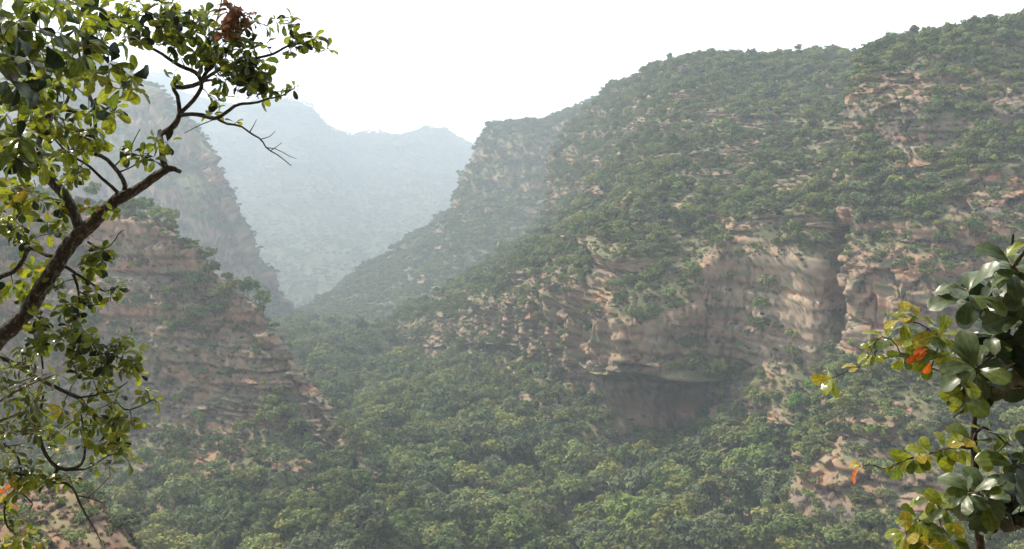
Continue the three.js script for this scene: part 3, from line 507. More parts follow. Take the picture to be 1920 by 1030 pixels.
// rib, side veins and mottling of a leaf blade
const veinMap = (() => {
  const W = 128, H = 64, d = new Uint8Array(W * H * 4);
  for (let y = 0; y < H; y++) for (let x = 0; x < W; x++) {
    const u = x / W, v = Math.abs(y / H - 0.5) * 2, vein = Math.abs(((u * 9 - v * 2.6) % 1 + 1) % 1 - 0.5) < 0.07 ? 1 : 0, rib = v < 0.05 ? 1 : 0, m = 0.86 + 0.34 * fbm(u * 7, v * 4, y > H / 2 ? 1 : 2, 4), spot = fbm(u * 16 + 9, y / 5, 3, 3) > 0.36 ? 0.72 : 1, i = (y * W + x) * 4;
    for (let k = 0; k < 3; k++) d[i + k] = clamp(255 * (m * spot * 0.84 + rib * [0.16, 0.16, 0.1][k] + vein * 0.06), 0, 255); d[i + 3] = 255;
  }
  const t = new THREE.DataTexture(d, W, H); t.magFilter = THREE.LinearFilter; t.colorSpace = THREE.SRGBColorSpace; t.needsUpdate = true; return t;
})();
const blade = (name, r, g, b, through = 0.45, coat = 0.22, gloss = 0.3) => new THREE.MeshPhysicalMaterial({ name, map: veinMap, color: new THREE.Color().setRGB(r * 1.4, g * 1.4, b * 1.4), roughness: 1, transmission: through, thickness: 0, clearcoat: coat, clearcoatRoughness: gloss, specularIntensity: 0.3 });
const LEAVES = { dark: blade('dark leaf', 0.022, 0.042, 0.01, 0.3, 0.5, 0.3), mid: blade('green leaf', 0.11, 0.155, 0.016, 0.55, 0.7, 0.2), fresh: blade('fresh leaf', 0.26, 0.3, 0.022, 0.58, 0.7, 0.22), yellow: blade('yellow leaf', 0.42, 0.34, 0.03, 0.55, 0.4), orange: blade('orange leaf', 0.6, 0.14, 0.015, 0.5, 0.1), dead: blade('dead leaf', 0.25, 0.12, 0.068, 0.4, 0), waxy: blade('waxy leaf', 0.085, 0.125, 0.036, 0.35, 1, 0.38), olive: blade('narrow leaf', 0.14, 0.16, 0.045, 0.4, 0.9, 0.2) };  // dark: a dark green, deepened in colour to stand for leaves in shade
// a leaf blade along +x, face up, unit length: stalk, widest beyond the middle, folded on its rib, drooping tip
function leafGeometry(width, fold, droop, wave, stalk = 0.12) {
  const stations = [0, 0.16, 0.34, 0.52, 0.68, 0.82, 0.92, 0.98, 1], n = stations.length, pos = [], idx = [], uv = [];
  stations.forEach((t, i) => {
    const x = stalk + (1 - stalk) * t, w = width * 1.42 * Math.pow(t, 0.95) * Math.pow(Math.max(0, 1 - Math.pow(t, 3)), 0.5) + 0.006, y = -droop * x * x + 0.05 * Math.sin(x * 3), h = wave * w, X = x * (1 - droop * 0.25 * x);
    for (const [j, e] of [[-1, Math.sin(i * 2.1)], [-0.5, 0.3 * Math.sin(i * 1.3)], [0, 0], [0.5, 0.3 * Math.cos(i * 1.7)], [1, Math.cos(i * 2.4)]]) { pos.push(X, y + fold * w * Math.abs(j) * (1.25 - 0.35 * Math.abs(j)) + h * e, w * j); uv.push(t, 0.5 + j * 0.5 * Math.min(1, w / width)); }
    if (i) for (let j = 0; j < 4; j++) { const a = (i - 1) * 5 + j, b = a + 5; idx.push(a, a + 1, b, a + 1, b + 1, b); }
  });
  const s = pos.length / 3; pos.push(0, 0.005, -0.01, 0, 0.005, 0.01); uv.push(0, 0.5, 0, 0.5); idx.push(s, s + 1, 2);
  const g = new THREE.BufferGeometry(); g.setAttribute('position', new THREE.Float32BufferAttribute(pos, 3)); g.setAttribute('uv', new THREE.Float32BufferAttribute(uv, 2)); g.setIndex(idx); g.computeVertexNormals(); return g;
}
const BROAD = [leafGeometry(0.27, 0.3, 0.25, 0.12), leafGeometry(0.3, 0.15, 0.45, 0.2), leafGeometry(0.25, 0.5, 0.1, 0.1), leafGeometry(0.29, 0.25, 0.7, 0.15)];
const OVAL = [leafGeometry(0.29, 0.2, 0.3, 0.1), leafGeometry(0.32, 0.3, 0.55, 0.2), leafGeometry(0.28, 0.12, 0.15, 0.16), leafGeometry(0.31, 0.35, 0.4, 0.12)];
const CRISP = [leafGeometry(0.2, 1.1, 0.9, 0.5), leafGeometry(0.22, 0.9, 0.5, 0.7), leafGeometry(0.18, 1.4, 1.1, 0.6)];
const NARROW = [leafGeometry(0.13, 0.3, 0.25, 0.1), leafGeometry(0.16, 0.2, 0.1, 0.15)];

class Plant {
  constructor(name, label, category, base, seed) {
    this.root = new THREE.Group(); this.root.name = numbered(name); this.root.position.copy(base); scene.add(this.root); tag(this.root, label, category);
    this.base = base; this.r = rng(seed); this.nodes = []; this.leaves = []; this.twigs = [];
  }
  // path: [px, py, width in px, distance]; smoothed and bent a little
  limb(name, path, material = barkMaterial, sides = 9) {
    const d0 = path[0][3] ?? 5; let d = d0;
    const pts = path.map(([px, py, w, dd]) => { d = dd ?? d; return at(px, py, d); }), rad = path.map(([, , w], i) => w * (w > 9 ? 0.37 : 0.48) / FOCAL * -pts[i].z);
    const curve = new THREE.CatmullRomCurve3(pts, false, 'centripetal'), n = Math.max(4, Math.round(curve.getLength() / 0.035)), P = [], R = [];
    for (let i = 0; i <= n; i++) {
      const t = i / n, f = t * (pts.length - 1), k = Math.min(pts.length - 2, Math.floor(f)), p = curve.getPoint(t), rr = mix(rad[k], rad[k + 1], f - k);
      p.x += rr * 0.35 * noise(t * n * 0.19, px0(path), 1); p.y += rr * 0.35 * noise(t * n * 0.19, px0(path), 5); P.push(p); R.push(rr); this.nodes.push([p, rr]);
    }
    const g = tubeGeometry(P, R, sides, rad[0] > 0.012 ? 0.16 : 0); g.translate(-this.base.x, -this.base.y, -this.base.z);
    const m = new THREE.Mesh(g, material); m.name = name; this.root.add(m); return m;
  }
  twigTo(tip, rad) {
    let best = null, bd = 1e9; for (const [p, rr] of this.nodes) { const dd = p.distanceToSquared(tip); if (dd < bd) { bd = dd; best = p; } }
    const mid = best.clone().lerp(tip, 0.5); mid.y += 0.1 * Math.sqrt(bd) * (this.r() - 0.2); mid.x += 0.12 * Math.sqrt(bd) * (this.r() - 0.5);
    const c = new THREE.CatmullRomCurve3([best, mid, tip]).getPoints(6); this.twigs.push(tubeGeometry(c, c.map((_, i) => mix(rad * 1.6, rad * 0.7, i / 6)), 5));
    this.nodes.push([mid, rad], [tip, rad]); return tip.clone().sub(mid).normalize();
  }
  leaf(p, dir, up, len, mat, set) { this.leaves.push({ p, dir, up, len, mat, set, v: Math.floor(this.r() * set.length) }); }
  rosette(c, axis, n, len, mats, set, spread = 1) {
    const r = this.r, A = axis.clone().normalize(), U = new V(0.3, 0.2, 1).cross(A).normalize(), W = new V().crossVectors(A, U), a0 = r() * 6.28;
    for (let k = 0; k < n; k++) {
      const a = a0 + k * 2.4 + (r() - 0.5) * 0.5, open = spread * (0.75 + 0.6 * k / n + 0.3 * (r() - 0.5)), dir = A.clone().multiplyScalar(Math.cos(open)).addScaledVector(U, Math.sin(open) * Math.cos(a)).addScaledVector(W, Math.sin(open) * Math.sin(a));
      dir.y -= 0.16; dir.normalize(); const up = A.clone().add(new V(0, 0.6, 0)).addScaledVector(new V(r() - 0.5, r() - 0.5, r() - 0.5), 0.9);
      this.leaf(c.clone().addScaledVector(A, -0.012 * k * len * 3), dir, up, len * (0.68 + 0.5 * r()), mats[Math.floor(r() * mats.length)], set);
    }
  }
  mass(px, py, rx, ry, count, lenPx, d, mats, set = BROAD) {
    const r = this.r; let left = count;
    while (left > 0) {
      const a = r() * 6.28, q = Math.sqrt(r()), dd = d + (r() - 0.5) * 2 * rx / FOCAL * d * 1.1, tip = at(px + Math.cos(a) * q * rx, py + Math.sin(a) * q * ry, dd), n = Math.min(left, 4 + Math.floor(r() * 4));
      const len = lenPx / FOCAL * d, dir = this.twigTo(tip, 0.0022 * d / 5); dir.y += 0.35; dir.addScaledVector(new V(r() - 0.5, r() - 0.5, r() - 0.5), 0.8); this.rosette(tip, dir, n, len, mats, set); left -= n;
    }
  }
  finish(most = 300) {
    if (this.twigs.length) { const g = mergeGeometries(this.twigs.map((t) => { t.deleteAttribute('uv'); return t; })); g.translate(-this.base.x, -this.base.y, -this.base.z); const m = new THREE.Mesh(g, twigMaterial); m.name = 'twigs'; m.userData.kind = 'stuff'; this.root.add(m); }
    const M = new THREE.Matrix4(), Y = new V(), Z = new V(), rest = new Map();
    const order = this.leaves.map((l, i) => [l, seenAt(l.p), i]).sort((a, b) => (b[0].len / b[1][2]) * (inFrame(b[1]) ? 1 : 0) - (a[0].len / a[1][2]) * (inFrame(a[1]) ? 1 : 0));
    order.forEach(([l], i) => {
      Z.crossVectors(l.dir, l.up).normalize(); Y.crossVectors(Z, l.dir).normalize(); M.makeBasis(l.dir, Y, Z).scale(new V(l.len, l.len, l.len)).setPosition(l.p.clone().sub(this.base));
      if (i < most) { const m = new THREE.Mesh(l.set[l.v], LEAVES[l.mat]); m.name = 'leaf'; M.decompose(m.position, m.quaternion, m.scale); this.root.add(m); return; }
      if (!rest.has(l.mat)) rest.set(l.mat, []); rest.get(l.mat).push(l.set[l.v].clone().applyMatrix4(M));
    });
    for (const [mat, list] of rest) { const m = new THREE.Mesh(mergeGeometries(list), LEAVES[mat]); m.name = 'foliage'; m.userData.kind = 'stuff'; this.root.add(m); }
  }
}
const px0 = (path) => path[0][0] * 0.013 + path[0][1] * 0.007, inFrame = ([x, y]) => x > -20 && x < 1940 && y > -20 && y < 1050;

// the gnarled tree whose limbs reach in from beyond the frame
const gnarled = new Plant('gnarled_tree', 'gnarled broadleaf tree with crooked dark limbs and a dead brown leaf cluster', 'tree', at(-335, 1262, 5), 11);
gnarled.limb('trunk', [[-335, 1275, 160, 5], [-325, 1100, 140, 5], [-300, 900, 130, 5], [-310, 650, 110, 5], [-285, 400, 90, 4.9], [-290, 200, 70, 4.8], [-270, 0, 50, 4.8], [-280, -250, 30, 4.9]], barkMaterial, 14);
for (const path of [
  [[-300, 880, 70, 5], [-150, 740, 52, 5], [-60, 690, 48, 5], [0, 637, 44, 5], [32, 608, 42], [60, 573, 40], [88, 528, 39], [110, 490, 38], [130, 460, 38], [152, 436, 37], [180, 411, 33, 4.97], [205, 386, 31], [226, 371, 29, 4.95], [262, 351, 24], [298, 327, 22, 4.9], [313, 317, 19], [326, 317, 13], [338, 322, 10]],
  [[311, 318, 17, 4.9], [305, 298, 16], [303, 275, 15, 4.88], [300, 252, 14], [317, 243, 15, 4.85], [331, 230, 15], [337, 214, 14]],
  [[337, 216, 12, 4.85], [334, 192, 11], [330, 174, 10], [322, 164, 10], [329, 154, 9], [330, 142, 6]],
  [[327, 163, 9, 4.85], [345, 164, 9, 4.87], [368, 158, 9, 4.9], [380, 152, 7], [398, 150, 4]],
  [[337, 212, 11, 4.85], [351, 199, 11], [368, 180, 11, 4.8], [378, 160, 11], [371, 140, 9], [357, 131, 8, 4.75], [340, 125, 8], [320, 114, 7], [298, 98, 6, 4.7], [270, 84, 5], [246, 73, 4]],
  [[377, 160, 8, 4.8], [382, 142, 8, 4.82], [402, 118, 7], [420, 98, 6, 4.9], [450, 62, 5], [480, 38, 3]],
  [[380, 150, 7, 4.8], [420, 126, 6, 4.7], [470, 111, 5], [512, 101, 5, 4.65], [540, 86, 4], [562, 82, 3], [590, 90, 2], [602, 96, 1.4]],
  [[371, 138, 6, 4.8], [388, 100, 5, 4.85], [400, 60, 4], [412, 15, 3], [420, -30, 2]],
  [[338, 216, 11, 4.85], [360, 214, 10, 4.8], [382, 217, 9], [405, 222, 8, 4.75], [425, 210, 7], [446, 196, 6, 4.7], [480, 193, 5], [503, 185, 4], [527, 180, 3], [552, 165, 1.6]],
  [[404, 221, 6, 4.75], [424, 232, 5, 4.72], [450, 236, 4], [470, 250, 4, 4.7], [490, 262, 3.4], [500, 278, 3], [521, 291, 2.4], [546, 311, 1.6]],
  [[500, 277, 2.2, 4.7], [520, 280, 1.6], [540, 292, 1.4], [556, 298, 1]], [[489, 261, 2.2, 4.7], [505, 256, 1.6], [516, 246, 1]], [[507, 283, 2, 4.7], [520, 274, 1.4], [528, 268, 1]], [[468, 248, 2.4, 4.7], [474, 238, 1.6], [481, 224, 1]],
  [[345, 250, 1.2, 4.7], [374, 235, 2], [404, 223, 2.6]],
  [[152, 440, 27, 5], [140, 405, 27, 5.02], [128, 378, 27], [109, 354, 27], [86, 331, 26, 5.05], [73, 312, 18], [75, 290, 15, 5.05], [72, 265, 15], [82, 244, 16], [91, 222, 18, 5]],
  [[-285, 350, 46, 4.9], [-140, 210, 34, 4.9], [-60, 182, 30], [0, 188, 27, 4.95], [40, 196, 24], [75, 206, 22], [93, 224, 18, 5]],
  [[92, 218, 12, 5], [118, 205, 9, 4.9], [150, 212, 7], [180, 214, 6, 4.8], [205, 201, 5], [226, 190, 3]], [[117, 206, 7, 4.9], [128, 180, 6, 4.7], [124, 140, 5, 4.5], [100, 90, 4]], [[107, 204, 5, 4.9], [107, 150, 4, 4.6]],
  [[140, 60, 4, 4.6], [152, 120, 5, 4.7], [164, 168, 6], [175, 200, 7, 4.8], [179, 240, 7], [179, 286, 8, 4.9]], [[178, 288, 9, 4.92], [196, 295, 10], [215, 314, 11], [230, 335, 12, 4.95], [235, 352, 13], [228, 370, 14]],
  [[224, 366, 8, 4.95], [208, 350, 7], [188, 333, 6, 4.92], [164, 310, 5], [130, 290, 4.5], [108, 268, 4], [90, 246, 3]],
  [[220, 324, 4, 4.95], [248, 312, 3, 4.9], [268, 298, 2.6], [287, 280, 2]], [[214, 312, 3, 4.95], [238, 286, 2.4], [262, 242, 1.6]],
  [[112, 480, 11, 5], [88, 479, 10], [56, 467, 11, 5.05], [42, 488, 12], [25, 508, 14], [0, 520, 15], [-120, 590, 20], [-300, 700, 26, 5]], [[55, 468, 5, 5.05], [48, 440, 4], [30, 425, 3]], [[-20, 445, 8, 5.1], [0, 436, 6], [25, 415, 5], [52, 352, 8], [45, 325, 7], [20, 318, 6]],
  [[122, 500, 7, 5], [140, 512, 6], [162, 526, 5, 4.95], [185, 541, 4], [196, 547, 3], [222, 536, 2]], [[136, 514, 7, 4.98], [145, 540, 5], [148, 576, 3]], [[149, 547, 3, 4.97], [167, 560, 2]], [[147, 573, 3, 4.97], [180, 572, 2.4], [207, 564, 1.6]],
  [[164, 454, 5, 5], [185, 466, 4, 4.96], [201, 464, 2.6], [215, 450, 2.4], [224, 436, 2], [234, 431, 1]],
  [[-300, 780, 26, 5], [-100, 690, 18, 4.9], [0, 673, 12, 4.9], [30, 685, 11], [60, 705, 10], [92, 720, 10, 4.85], [122, 735, 10], [146, 746, 9], [160, 764, 7], [180, 781, 6, 4.8]],
  [[70, 620, 4, 4.9], [76, 660, 5], [80, 692, 4]], [[82, 735, 4, 4.85], [76, 768, 7], [72, 802, 10], [80, 840, 11], [94, 864, 10], [108, 877, 9, 4.85], [132, 881, 8], [153, 869, 6], [159, 842, 5], [155, 802, 4], [152, 778, 3]],
  [[110, 876, 8, 4.85], [99, 894, 8], [92, 906, 7, 4.82], [115, 905, 5], [136, 916, 5, 4.8], [146, 936, 5], [160, 965, 4], [176, 991, 3], [189, 1016, 2]], [[145, 930, 3, 4.8], [170, 935, 2.6], [194, 943, 2], [206, 937, 1.4]], [[165, 933, 2, 4.8], [186, 915, 1.6], [206, 893, 1.2]],
  [[94, 900, 6, 4.83], [62, 893, 6], [40, 890, 6, 4.8], [0, 882, 6], [-120, 900, 12, 4.9], [-300, 960, 24, 5]], [[40, 890, 5, 4.8], [34, 860, 5], [20, 842, 4], [2, 830, 4]], [[40, 892, 5, 4.8], [30, 914, 4], [10, 940, 5], [12, 985, 4], [30, 1003, 3]], [[40, 925, 3, 4.8], [60, 945, 3], [55, 955, 2]],
  [[132, 881, 5, 4.85], [160, 880, 4], [181, 869, 4], [202, 855, 3], [226, 850, 2]], [[146, 746, 4, 4.85], [180, 741, 4], [215, 733, 3], [240, 716, 2]], [[216, 752, 2, 4.8], [236, 769, 3], [262, 762, 2.4], [290, 748, 1.6]],
]) gnarled.limb('branch', path, barkMaterial, path[0][2] > 15 ? 12 : path[0][2] > 6 ? 8 : 6);
{
  const A = ['mid', 'fresh', 'mid', 'dark', 'fresh'], B = ['mid', 'fresh', 'fresh', 'dark', 'fresh'], C = ['dark', 'mid', 'mid', 'fresh'], D = ['fresh', 'fresh', 'yellow', 'mid'];
  for (const [px, py, rx, ry, n, len, d, m, set] of [
    [40, 60, 65, 55, 50, 50, 3.6, C], [25, 130, 45, 40, 36, 54, 3.5, ['dark', 'mid', 'dark']], [110, 95, 60, 45, 50, 50, 3.8, C], [170, 110, 45, 40, 40, 48, 3.9, A], [185, 60, 40, 40, 22, 56, 4.0, A], [110, 15, 90, 25, 34, 50, 4.2, B], [60, 10, 60, 20, 20, 60, 3.8, A],
    [240, 165, 22, 26, 9, 62, 4.0, B], [215, 165, 20, 16, 7, 50, 4.2, B], [215, 215, 30, 16, 7, 40, 4.5, B],
    [240, 25, 40, 30, 40, 32, 4.6, B], [290, 30, 45, 32, 52, 32, 4.6, A], [250, 60, 25, 18, 18, 30, 4.6, B], [335, 45, 40, 38, 52, 30, 4.7, A], [345, 85, 30, 24, 30, 30, 4.7, A], [385, 60, 30, 40, 40, 30, 4.75, A], [385, 108, 26, 22, 22, 30, 4.8, C], [425, 95, 35, 34, 46, 30, 4.75, A], [455, 70, 30, 28, 34, 30, 4.7, A], [475, 105, 32, 30, 44, 31, 4.7, A], [470, 145, 38, 28, 44, 31, 4.7, C], [430, 145, 24, 18, 18, 30, 4.75, A], [500, 160, 20, 20, 18, 30, 4.7, A], [490, 40, 15, 12, 9, 30, 4.7, B], [400, 180, 18, 22, 10, 30, 4.8, B], [395, 205, 8, 12, 4, 34, 4.8, B], [530, 180, 8, 8, 4, 24, 4.7, B], [545, 165, 10, 8, 5, 22, 4.7, B],
    [548, 55, 18, 22, 12, 28, 4.65, B], [570, 70, 24, 18, 18, 28, 4.65, B], [600, 82, 18, 16, 14, 28, 4.65, B], [545, 90, 10, 8, 5, 26, 4.65, A], [440, 222, 6, 8, 2, 28, 4.75, B], [320, 143, 10, 10, 5, 24, 4.85, B], [520, 50, 16, 14, 7, 26, 4.7, B],
    [25, 250, 45, 40, 40, 44, 4.4, B], [70, 230, 40, 30, 28, 42, 4.5, B], [45, 290, 40, 40, 34, 46, 4.3, A], [115, 260, 30, 36, 26, 38, 4.7, B], [145, 235, 30, 26, 22, 38, 4.6, B], [160, 275, 26, 26, 22, 36, 4.8, B], [20, 180, 40, 24, 18, 48, 4.2, B], [60, 165, 40, 26, 22, 46, 4.3, A], [125, 165, 22, 30, 16, 40, 4.4, B], [135, 330, 26, 24, 24, 32, 4.9, B], [100, 310, 20, 18, 12, 32, 5, B], [272, 285, 30, 20, 14, 32, 4.85, B], [300, 262, 14, 18, 10, 30, 4.85, B], [232, 285, 14, 10, 5, 34, 4.85, B], [165, 195, 20, 14, 9, 38, 4.5, B],
    [25, 355, 36, 28, 30, 34, 4.9, D], [55, 380, 26, 20, 18, 34, 4.9, B], [20, 420, 34, 34, 36, 32, 5, B], [50, 440, 24, 20, 16, 32, 5, A], [115, 395, 24, 20, 18, 30, 5, B], [110, 430, 26, 22, 26, 30, 5.1, B], [165, 395, 10, 12, 5, 28, 4.9, D], [205, 395, 14, 8, 6, 26, 4.9, D],
    [60, 500, 26, 14, 14, 36, 5.1, D], [25, 545, 40, 24, 28, 30, 5.1, B], [60, 560, 24, 16, 14, 30, 5.1, B], [175, 465, 22, 16, 18, 28, 4.95, B], [175, 500, 26, 26, 28, 28, 4.95, A], [195, 480, 12, 14, 8, 28, 4.95, D], [215, 545, 18, 14, 14, 28, 4.95, B], [180, 560, 20, 16, 14, 28, 4.95, A], [105, 535, 18, 26, 14, 28, 4.95, A], [140, 575, 22, 22, 20, 30, 4.95, B], [85, 605, 26, 24, 26, 30, 4.9, A], [125, 610, 28, 24, 28, 30, 4.9, A],
    [150, 645, 40, 26, 50, 29, 4.85, A], [205, 655, 30, 26, 36, 28, 4.8, A], [250, 668, 26, 20, 26, 28, 4.8, B], [232, 640, 14, 16, 12, 28, 4.8, B], [260, 695, 14, 14, 10, 30, 4.8, B], [150, 690, 50, 24, 52, 28, 4.85, A], [215, 700, 34, 22, 36, 28, 4.8, A], [60, 660, 40, 22, 40, 26, 4.9, A], [205, 740, 28, 24, 28, 28, 4.8, A], [285, 745, 14, 14, 12, 28, 4.8, B], [270, 730, 10, 14, 8, 26, 4.8, B], [140, 770, 26, 22, 20, 32, 4.85, D], [185, 785, 34, 20, 34, 28, 4.8, B], [225, 785, 22, 18, 18, 28, 4.8, A], [255, 800, 14, 22, 10, 30, 4.8, A], [205, 830, 36, 20, 40, 27, 4.8, D], [170, 815, 26, 22, 24, 28, 4.82, B], [240, 835, 18, 14, 12, 28, 4.8, B], [108, 820, 18, 20, 14, 30, 4.85, B], [125, 845, 16, 12, 8, 28, 4.85, D], [235, 865, 8, 8, 3, 36, 4.8, D], [185, 868, 22, 12, 10, 26, 4.8, A],
    [125, 895, 24, 12, 14, 30, 4.8, A], [80, 890, 26, 20, 18, 30, 4.8, A], [40, 905, 26, 22, 22, 28, 4.8, D], [60, 870, 26, 18, 16, 28, 4.8, B], [20, 870, 24, 20, 20, 28, 4.8, B], [25, 975, 26, 20, 16, 28, 4.8, B], [50, 1005, 28, 18, 22, 28, 4.8, D], [20, 1015, 24, 16, 16, 28, 4.8, D], [85, 910, 14, 12, 7, 26, 4.8, B], [10, 935, 12, 22, 7, 28, 4.8, ['orange', 'yellow', 'mid']],
    [434, 22, 18, 20, 30, 30, 4.6, ['dead'], CRISP], [420, 48, 12, 14, 18, 30, 4.6, ['dead'], CRISP], [455, 36, 6, 12, 8, 28, 4.6, ['dead'], CRISP],
  ]) gnarled.mass(px, py, rx, ry, Math.round(n * (d < 4.3 ? 1.15 : py > 600 ? 1.2 : 1.4)), len * 0.86, d, m, set);
}
gnarled.finish(300);
// a thin, narrow-leaved bush below the lowest limb
const willowy = new Plant('narrow_leaved_bush', 'pale bush with narrow shiny leaves under the gnarled tree', 'bush', at(-140, 1200, 4.4), 23);
for (const path of [[[-140, 1210, 26, 4.4], [-130, 1000, 20], [-90, 860, 12], [-20, 800, 7], [30, 778, 4], [72, 764, 2]], [[-110, 920, 10, 4.4], [-60, 800, 8], [0, 752, 5], [42, 728, 4], [82, 710, 2.5], [110, 700, 1.6]], [[-90, 860, 8, 4.4], [-30, 815, 6], [20, 812, 4], [70, 803, 2]], [[-60, 800, 6, 4.45], [-10, 740, 4], [40, 715, 3], [88, 702, 2]], [[-100, 900, 6, 4.4], [-40, 850, 5], [10, 838, 3], [46, 832, 1.6]]]) willowy.limb('stem', path, twigMaterial, 6);
for (const [px, py, rx, ry, n] of [[25, 715, 40, 20, 46], [60, 700, 34, 16, 30], [30, 755, 40, 22, 60], [65, 765, 26, 24, 34], [20, 795, 40, 22, 60], [55, 805, 26, 16, 30], [20, 835, 34, 18, 34], [100, 705, 14, 10, 10], [90, 800, 16, 10, 10], [15, 680, 26, 18, 22]]) willowy.mass(px, py, rx, ry, Math.round(n * 0.8), 30, 4.4, ['olive', 'olive', 'fresh', 'mid'], NARROW);
willowy.finish(300);
// young tree with rosettes of large waxy leaves
const sapling = new Plant('young_tree', 'young tree with rosettes of large waxy leaves and a few orange ones', 'tree', at(1850, 1360, 2.7), 37);
sapling.limb('trunk', [[1850, 1375, 34, 2.7], [1846, 1150, 28], [1838, 1010, 24], [1829, 920, 20], [1827, 830, 17, 2.72], [1828, 770, 15], [1850, 700, 14, 2.75], [1885, 640, 12], [1905, 560, 11], [1895, 490, 9, 2.7], [1900, 440, 5]], barkMaterial, 10);
for (const path of [[[1829, 840, 9, 2.72], [1790, 838, 7], [1745, 850, 5, 2.9], [1700, 862, 3.4], [1660, 880, 2.4, 3], [1636, 872, 2], [1612, 876, 1.4]], [[1834, 960, 9, 2.7], [1790, 955, 6], [1740, 965, 4, 2.8], [1700, 998, 3]], [[1884, 640, 8, 2.75], [1800, 700, 6, 2.9], [1745, 690, 4, 3], [1690, 668, 3], [1640, 678, 2.6, 3.1], [1600, 692, 2.2], [1556, 712, 1.6]], [[1746, 690, 3, 3], [1760, 640, 3], [1730, 610, 2.6], [1690, 600, 2]], [[1690, 668, 2.4, 3], [1676, 640, 2.2], [1650, 632, 1.8], [1632, 662, 1.4]], [[1838, 1010, 8, 2.7], [1880, 930, 8], [1920, 900, 7], [1960, 880, 5]], [[1885, 640, 7, 2.75], [1830, 560, 6], [1800, 545, 5]], [[1830, 812, 6, 2.7], [1850, 800, 4.5], [1880, 828, 3], [1905, 840, 2]]]) sapling.limb('branch', path, barkMaterial, 7);
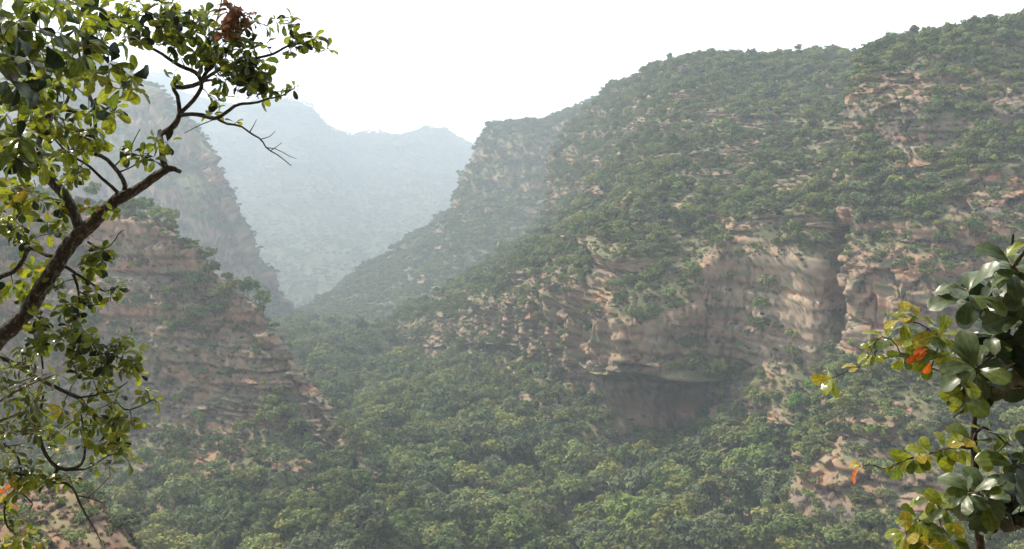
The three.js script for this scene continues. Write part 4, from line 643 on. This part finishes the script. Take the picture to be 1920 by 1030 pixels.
{
  const W = ['waxy', 'waxy', 'mid', 'waxy'], Y = ['fresh', 'fresh', 'fresh', 'yellow', 'mid', 'mid'], K = ['dark', 'dark', 'dark', 'waxy'];  // K: undersides of the rosettes, their shade put into the leaf colour
  for (const [px, py, d, len, n, ax, ay, az, m, sp] of [
    [1800, 548, 2.6, 100, 9, -0.4, 0.8, 0.5, W, 1], [1885, 500, 2.6, 108, 9, -0.2, 1, 0.4, W, 1.05], [1925, 450, 2.6, 110, 8, -0.3, 1, 0.3, Y, 1], [1850, 560, 2.7, 112, 9, -0.5, -0.4, 0.6, K, 1.1], [1915, 590, 2.65, 116, 7, -0.3, -0.2, 0.8, K, 1.1], [1925, 530, 2.6, 110, 9, -0.5, 0.5, 0.6, W, 1], [1880, 640, 2.7, 110, 6, -0.4, -0.5, 0.6, K, 1],
    [1815, 690, 2.6, 96, 11, -0.35, 0.5, 0.75, W, 1.05], [1812, 715, 2.65, 112, 10, 0.0, -0.9, 0.4, K, 0.75], [1790, 730, 2.62, 96, 7, -0.3, -0.7, 0.5, ['mid', 'fresh', 'dark'], 0.8], [1880, 690, 2.65, 112, 10, 0.2, -0.7, 0.5, K, 0.95], [1915, 690, 2.7, 110, 9, 0.1, -0.4, 0.6, K, 1], [1845, 630, 2.7, 100, 8, -0.4, 0.6, 0.5, W, 1],
    [1828, 930, 2.5, 92, 11, -0.5, 0.5, 0.7, W, 1.05], [1850, 955, 2.55, 104, 10, 0.2, -0.8, 0.5, K, 0.9], [1890, 875, 2.55, 96, 10, 0, 0.7, 0.6, W, 1.1], [1900, 930, 2.6, 108, 10, 0.2, -0.6, 0.6, K, 1], [1925, 870, 2.55, 96, 8, -0.2, 0.8, 0.5, W, 1], [1870, 965, 2.6, 100, 8, 0, -0.8, 0.4, K, 0.9], [1800, 925, 2.5, 84, 7, -0.7, 0.3, 0.6, W, 1], [1925, 960, 2.6, 100, 8, 0, -0.7, 0.5, K, 1],
    [1560, 708, 3.1, 50, 5, -1, -0.3, 0.3, Y, 0.6], [1608, 690, 3.1, 44, 3, -0.4, 0.6, 0.4, Y, 0.9], [1636, 662, 3.1, 46, 6, -0.6, 0.5, 0.3, Y, 0.9], [1658, 634, 3.1, 48, 6, -0.4, 0.8, 0.3, Y, 0.9], [1690, 600, 3, 48, 6, -0.4, 0.8, 0.4, Y, 0.9], [1714, 596, 3, 46, 6, 0.1, 0.9, 0.4, ['yellow', 'fresh', 'fresh'], 0.9], [1720, 640, 3, 48, 6, 0, 0.4, 0.7, Y, 1], [1758, 628, 2.95, 54, 6, 0.2, 0.6, 0.6, Y, 1], [1690, 668, 3, 46, 5, -0.2, -0.6, 0.5, ['mid', 'fresh', 'dark'], 1], [1740, 672, 2.95, 54, 6, 0, 0.2, 0.9, ['fresh', 'mid', 'yellow'], 1], [1772, 668, 2.9, 56, 6, -0.2, 0.3, 0.8, Y, 1],
    [1612, 876, 3, 38, 3, -1, 0, 0.3, ['orange', 'fresh', 'yellow'], 0.8], [1676, 868, 3, 46, 3, -0.3, -0.6, 0.5, Y, 0.9], [1712, 858, 2.9, 50, 6, -0.3, -0.3, 0.6, Y, 1], [1742, 850, 2.9, 50, 6, -0.2, 0.4, 0.6, Y, 1], [1768, 842, 2.85, 50, 7, 0, 0.6, 0.6, Y, 1], [1795, 840, 2.8, 48, 7, 0.1, 0.2, 0.8, ['fresh', 'mid', 'fresh'], 1.1], [1820, 828, 2.7, 50, 6, 0, 0.8, 0.5, Y, 1], [1862, 856, 2.7, 52, 6, 0.3, 0.4, 0.7, Y, 1], [1850, 812, 2.7, 50, 4, 0.4, 0.7, 0.3, Y, 0.9], [1888, 828, 2.7, 48, 4, 0.8, 0.3, 0.3, Y, 0.9],
    [1745, 935, 2.75, 54, 6, -0.4, 0.6, 0.5, Y, 1], [1716, 970, 2.8, 54, 7, -0.6, 0.4, 0.5, Y, 1], [1696, 1004, 2.8, 54, 7, -0.6, 0.1, 0.5, ['yellow', 'fresh', 'fresh'], 1], [1760, 985, 2.75, 50, 7, -0.2, 0.3, 0.8, Y, 1], [1780, 1012, 2.7, 48, 6, 0, 0.4, 0.8, Y, 1], [1730, 1020, 2.75, 50, 6, -0.2, -0.2, 0.7, Y, 1], [1770, 955, 2.7, 52, 6, -0.3, 0.5, 0.6, ['mid', 'fresh', 'waxy'], 1],
  ]) { const c = at(px + (len > 70 ? 16 : 4), py, d); sapling.twigTo(c, len > 70 ? 0.004 : 0.002); sapling.rosette(c, new V(ax, ay, az), n, len * (len > 70 ? 0.7 : 0.9) / FOCAL * d, m, OVAL, sp); }
  for (const [px, py, dx, dy] of [[1742, 654, -0.9, -0.1], [1722, 662, -0.6, -0.5], [1745, 676, -0.3, -1], [1741, 660, -0.8, -0.35]]) sapling.leaf(at(px, py, 2.85), new V(dx, dy, 0.2).normalize(), new V(0.2, 0.6, 0.7), 0.045, 'orange', OVAL);
}
sapling.finish(300);
scene.traverse((o) => { if (o.isMesh) { o.castShadow = true; o.receiveShadow = true; } });
renderer.render(scene, camera);
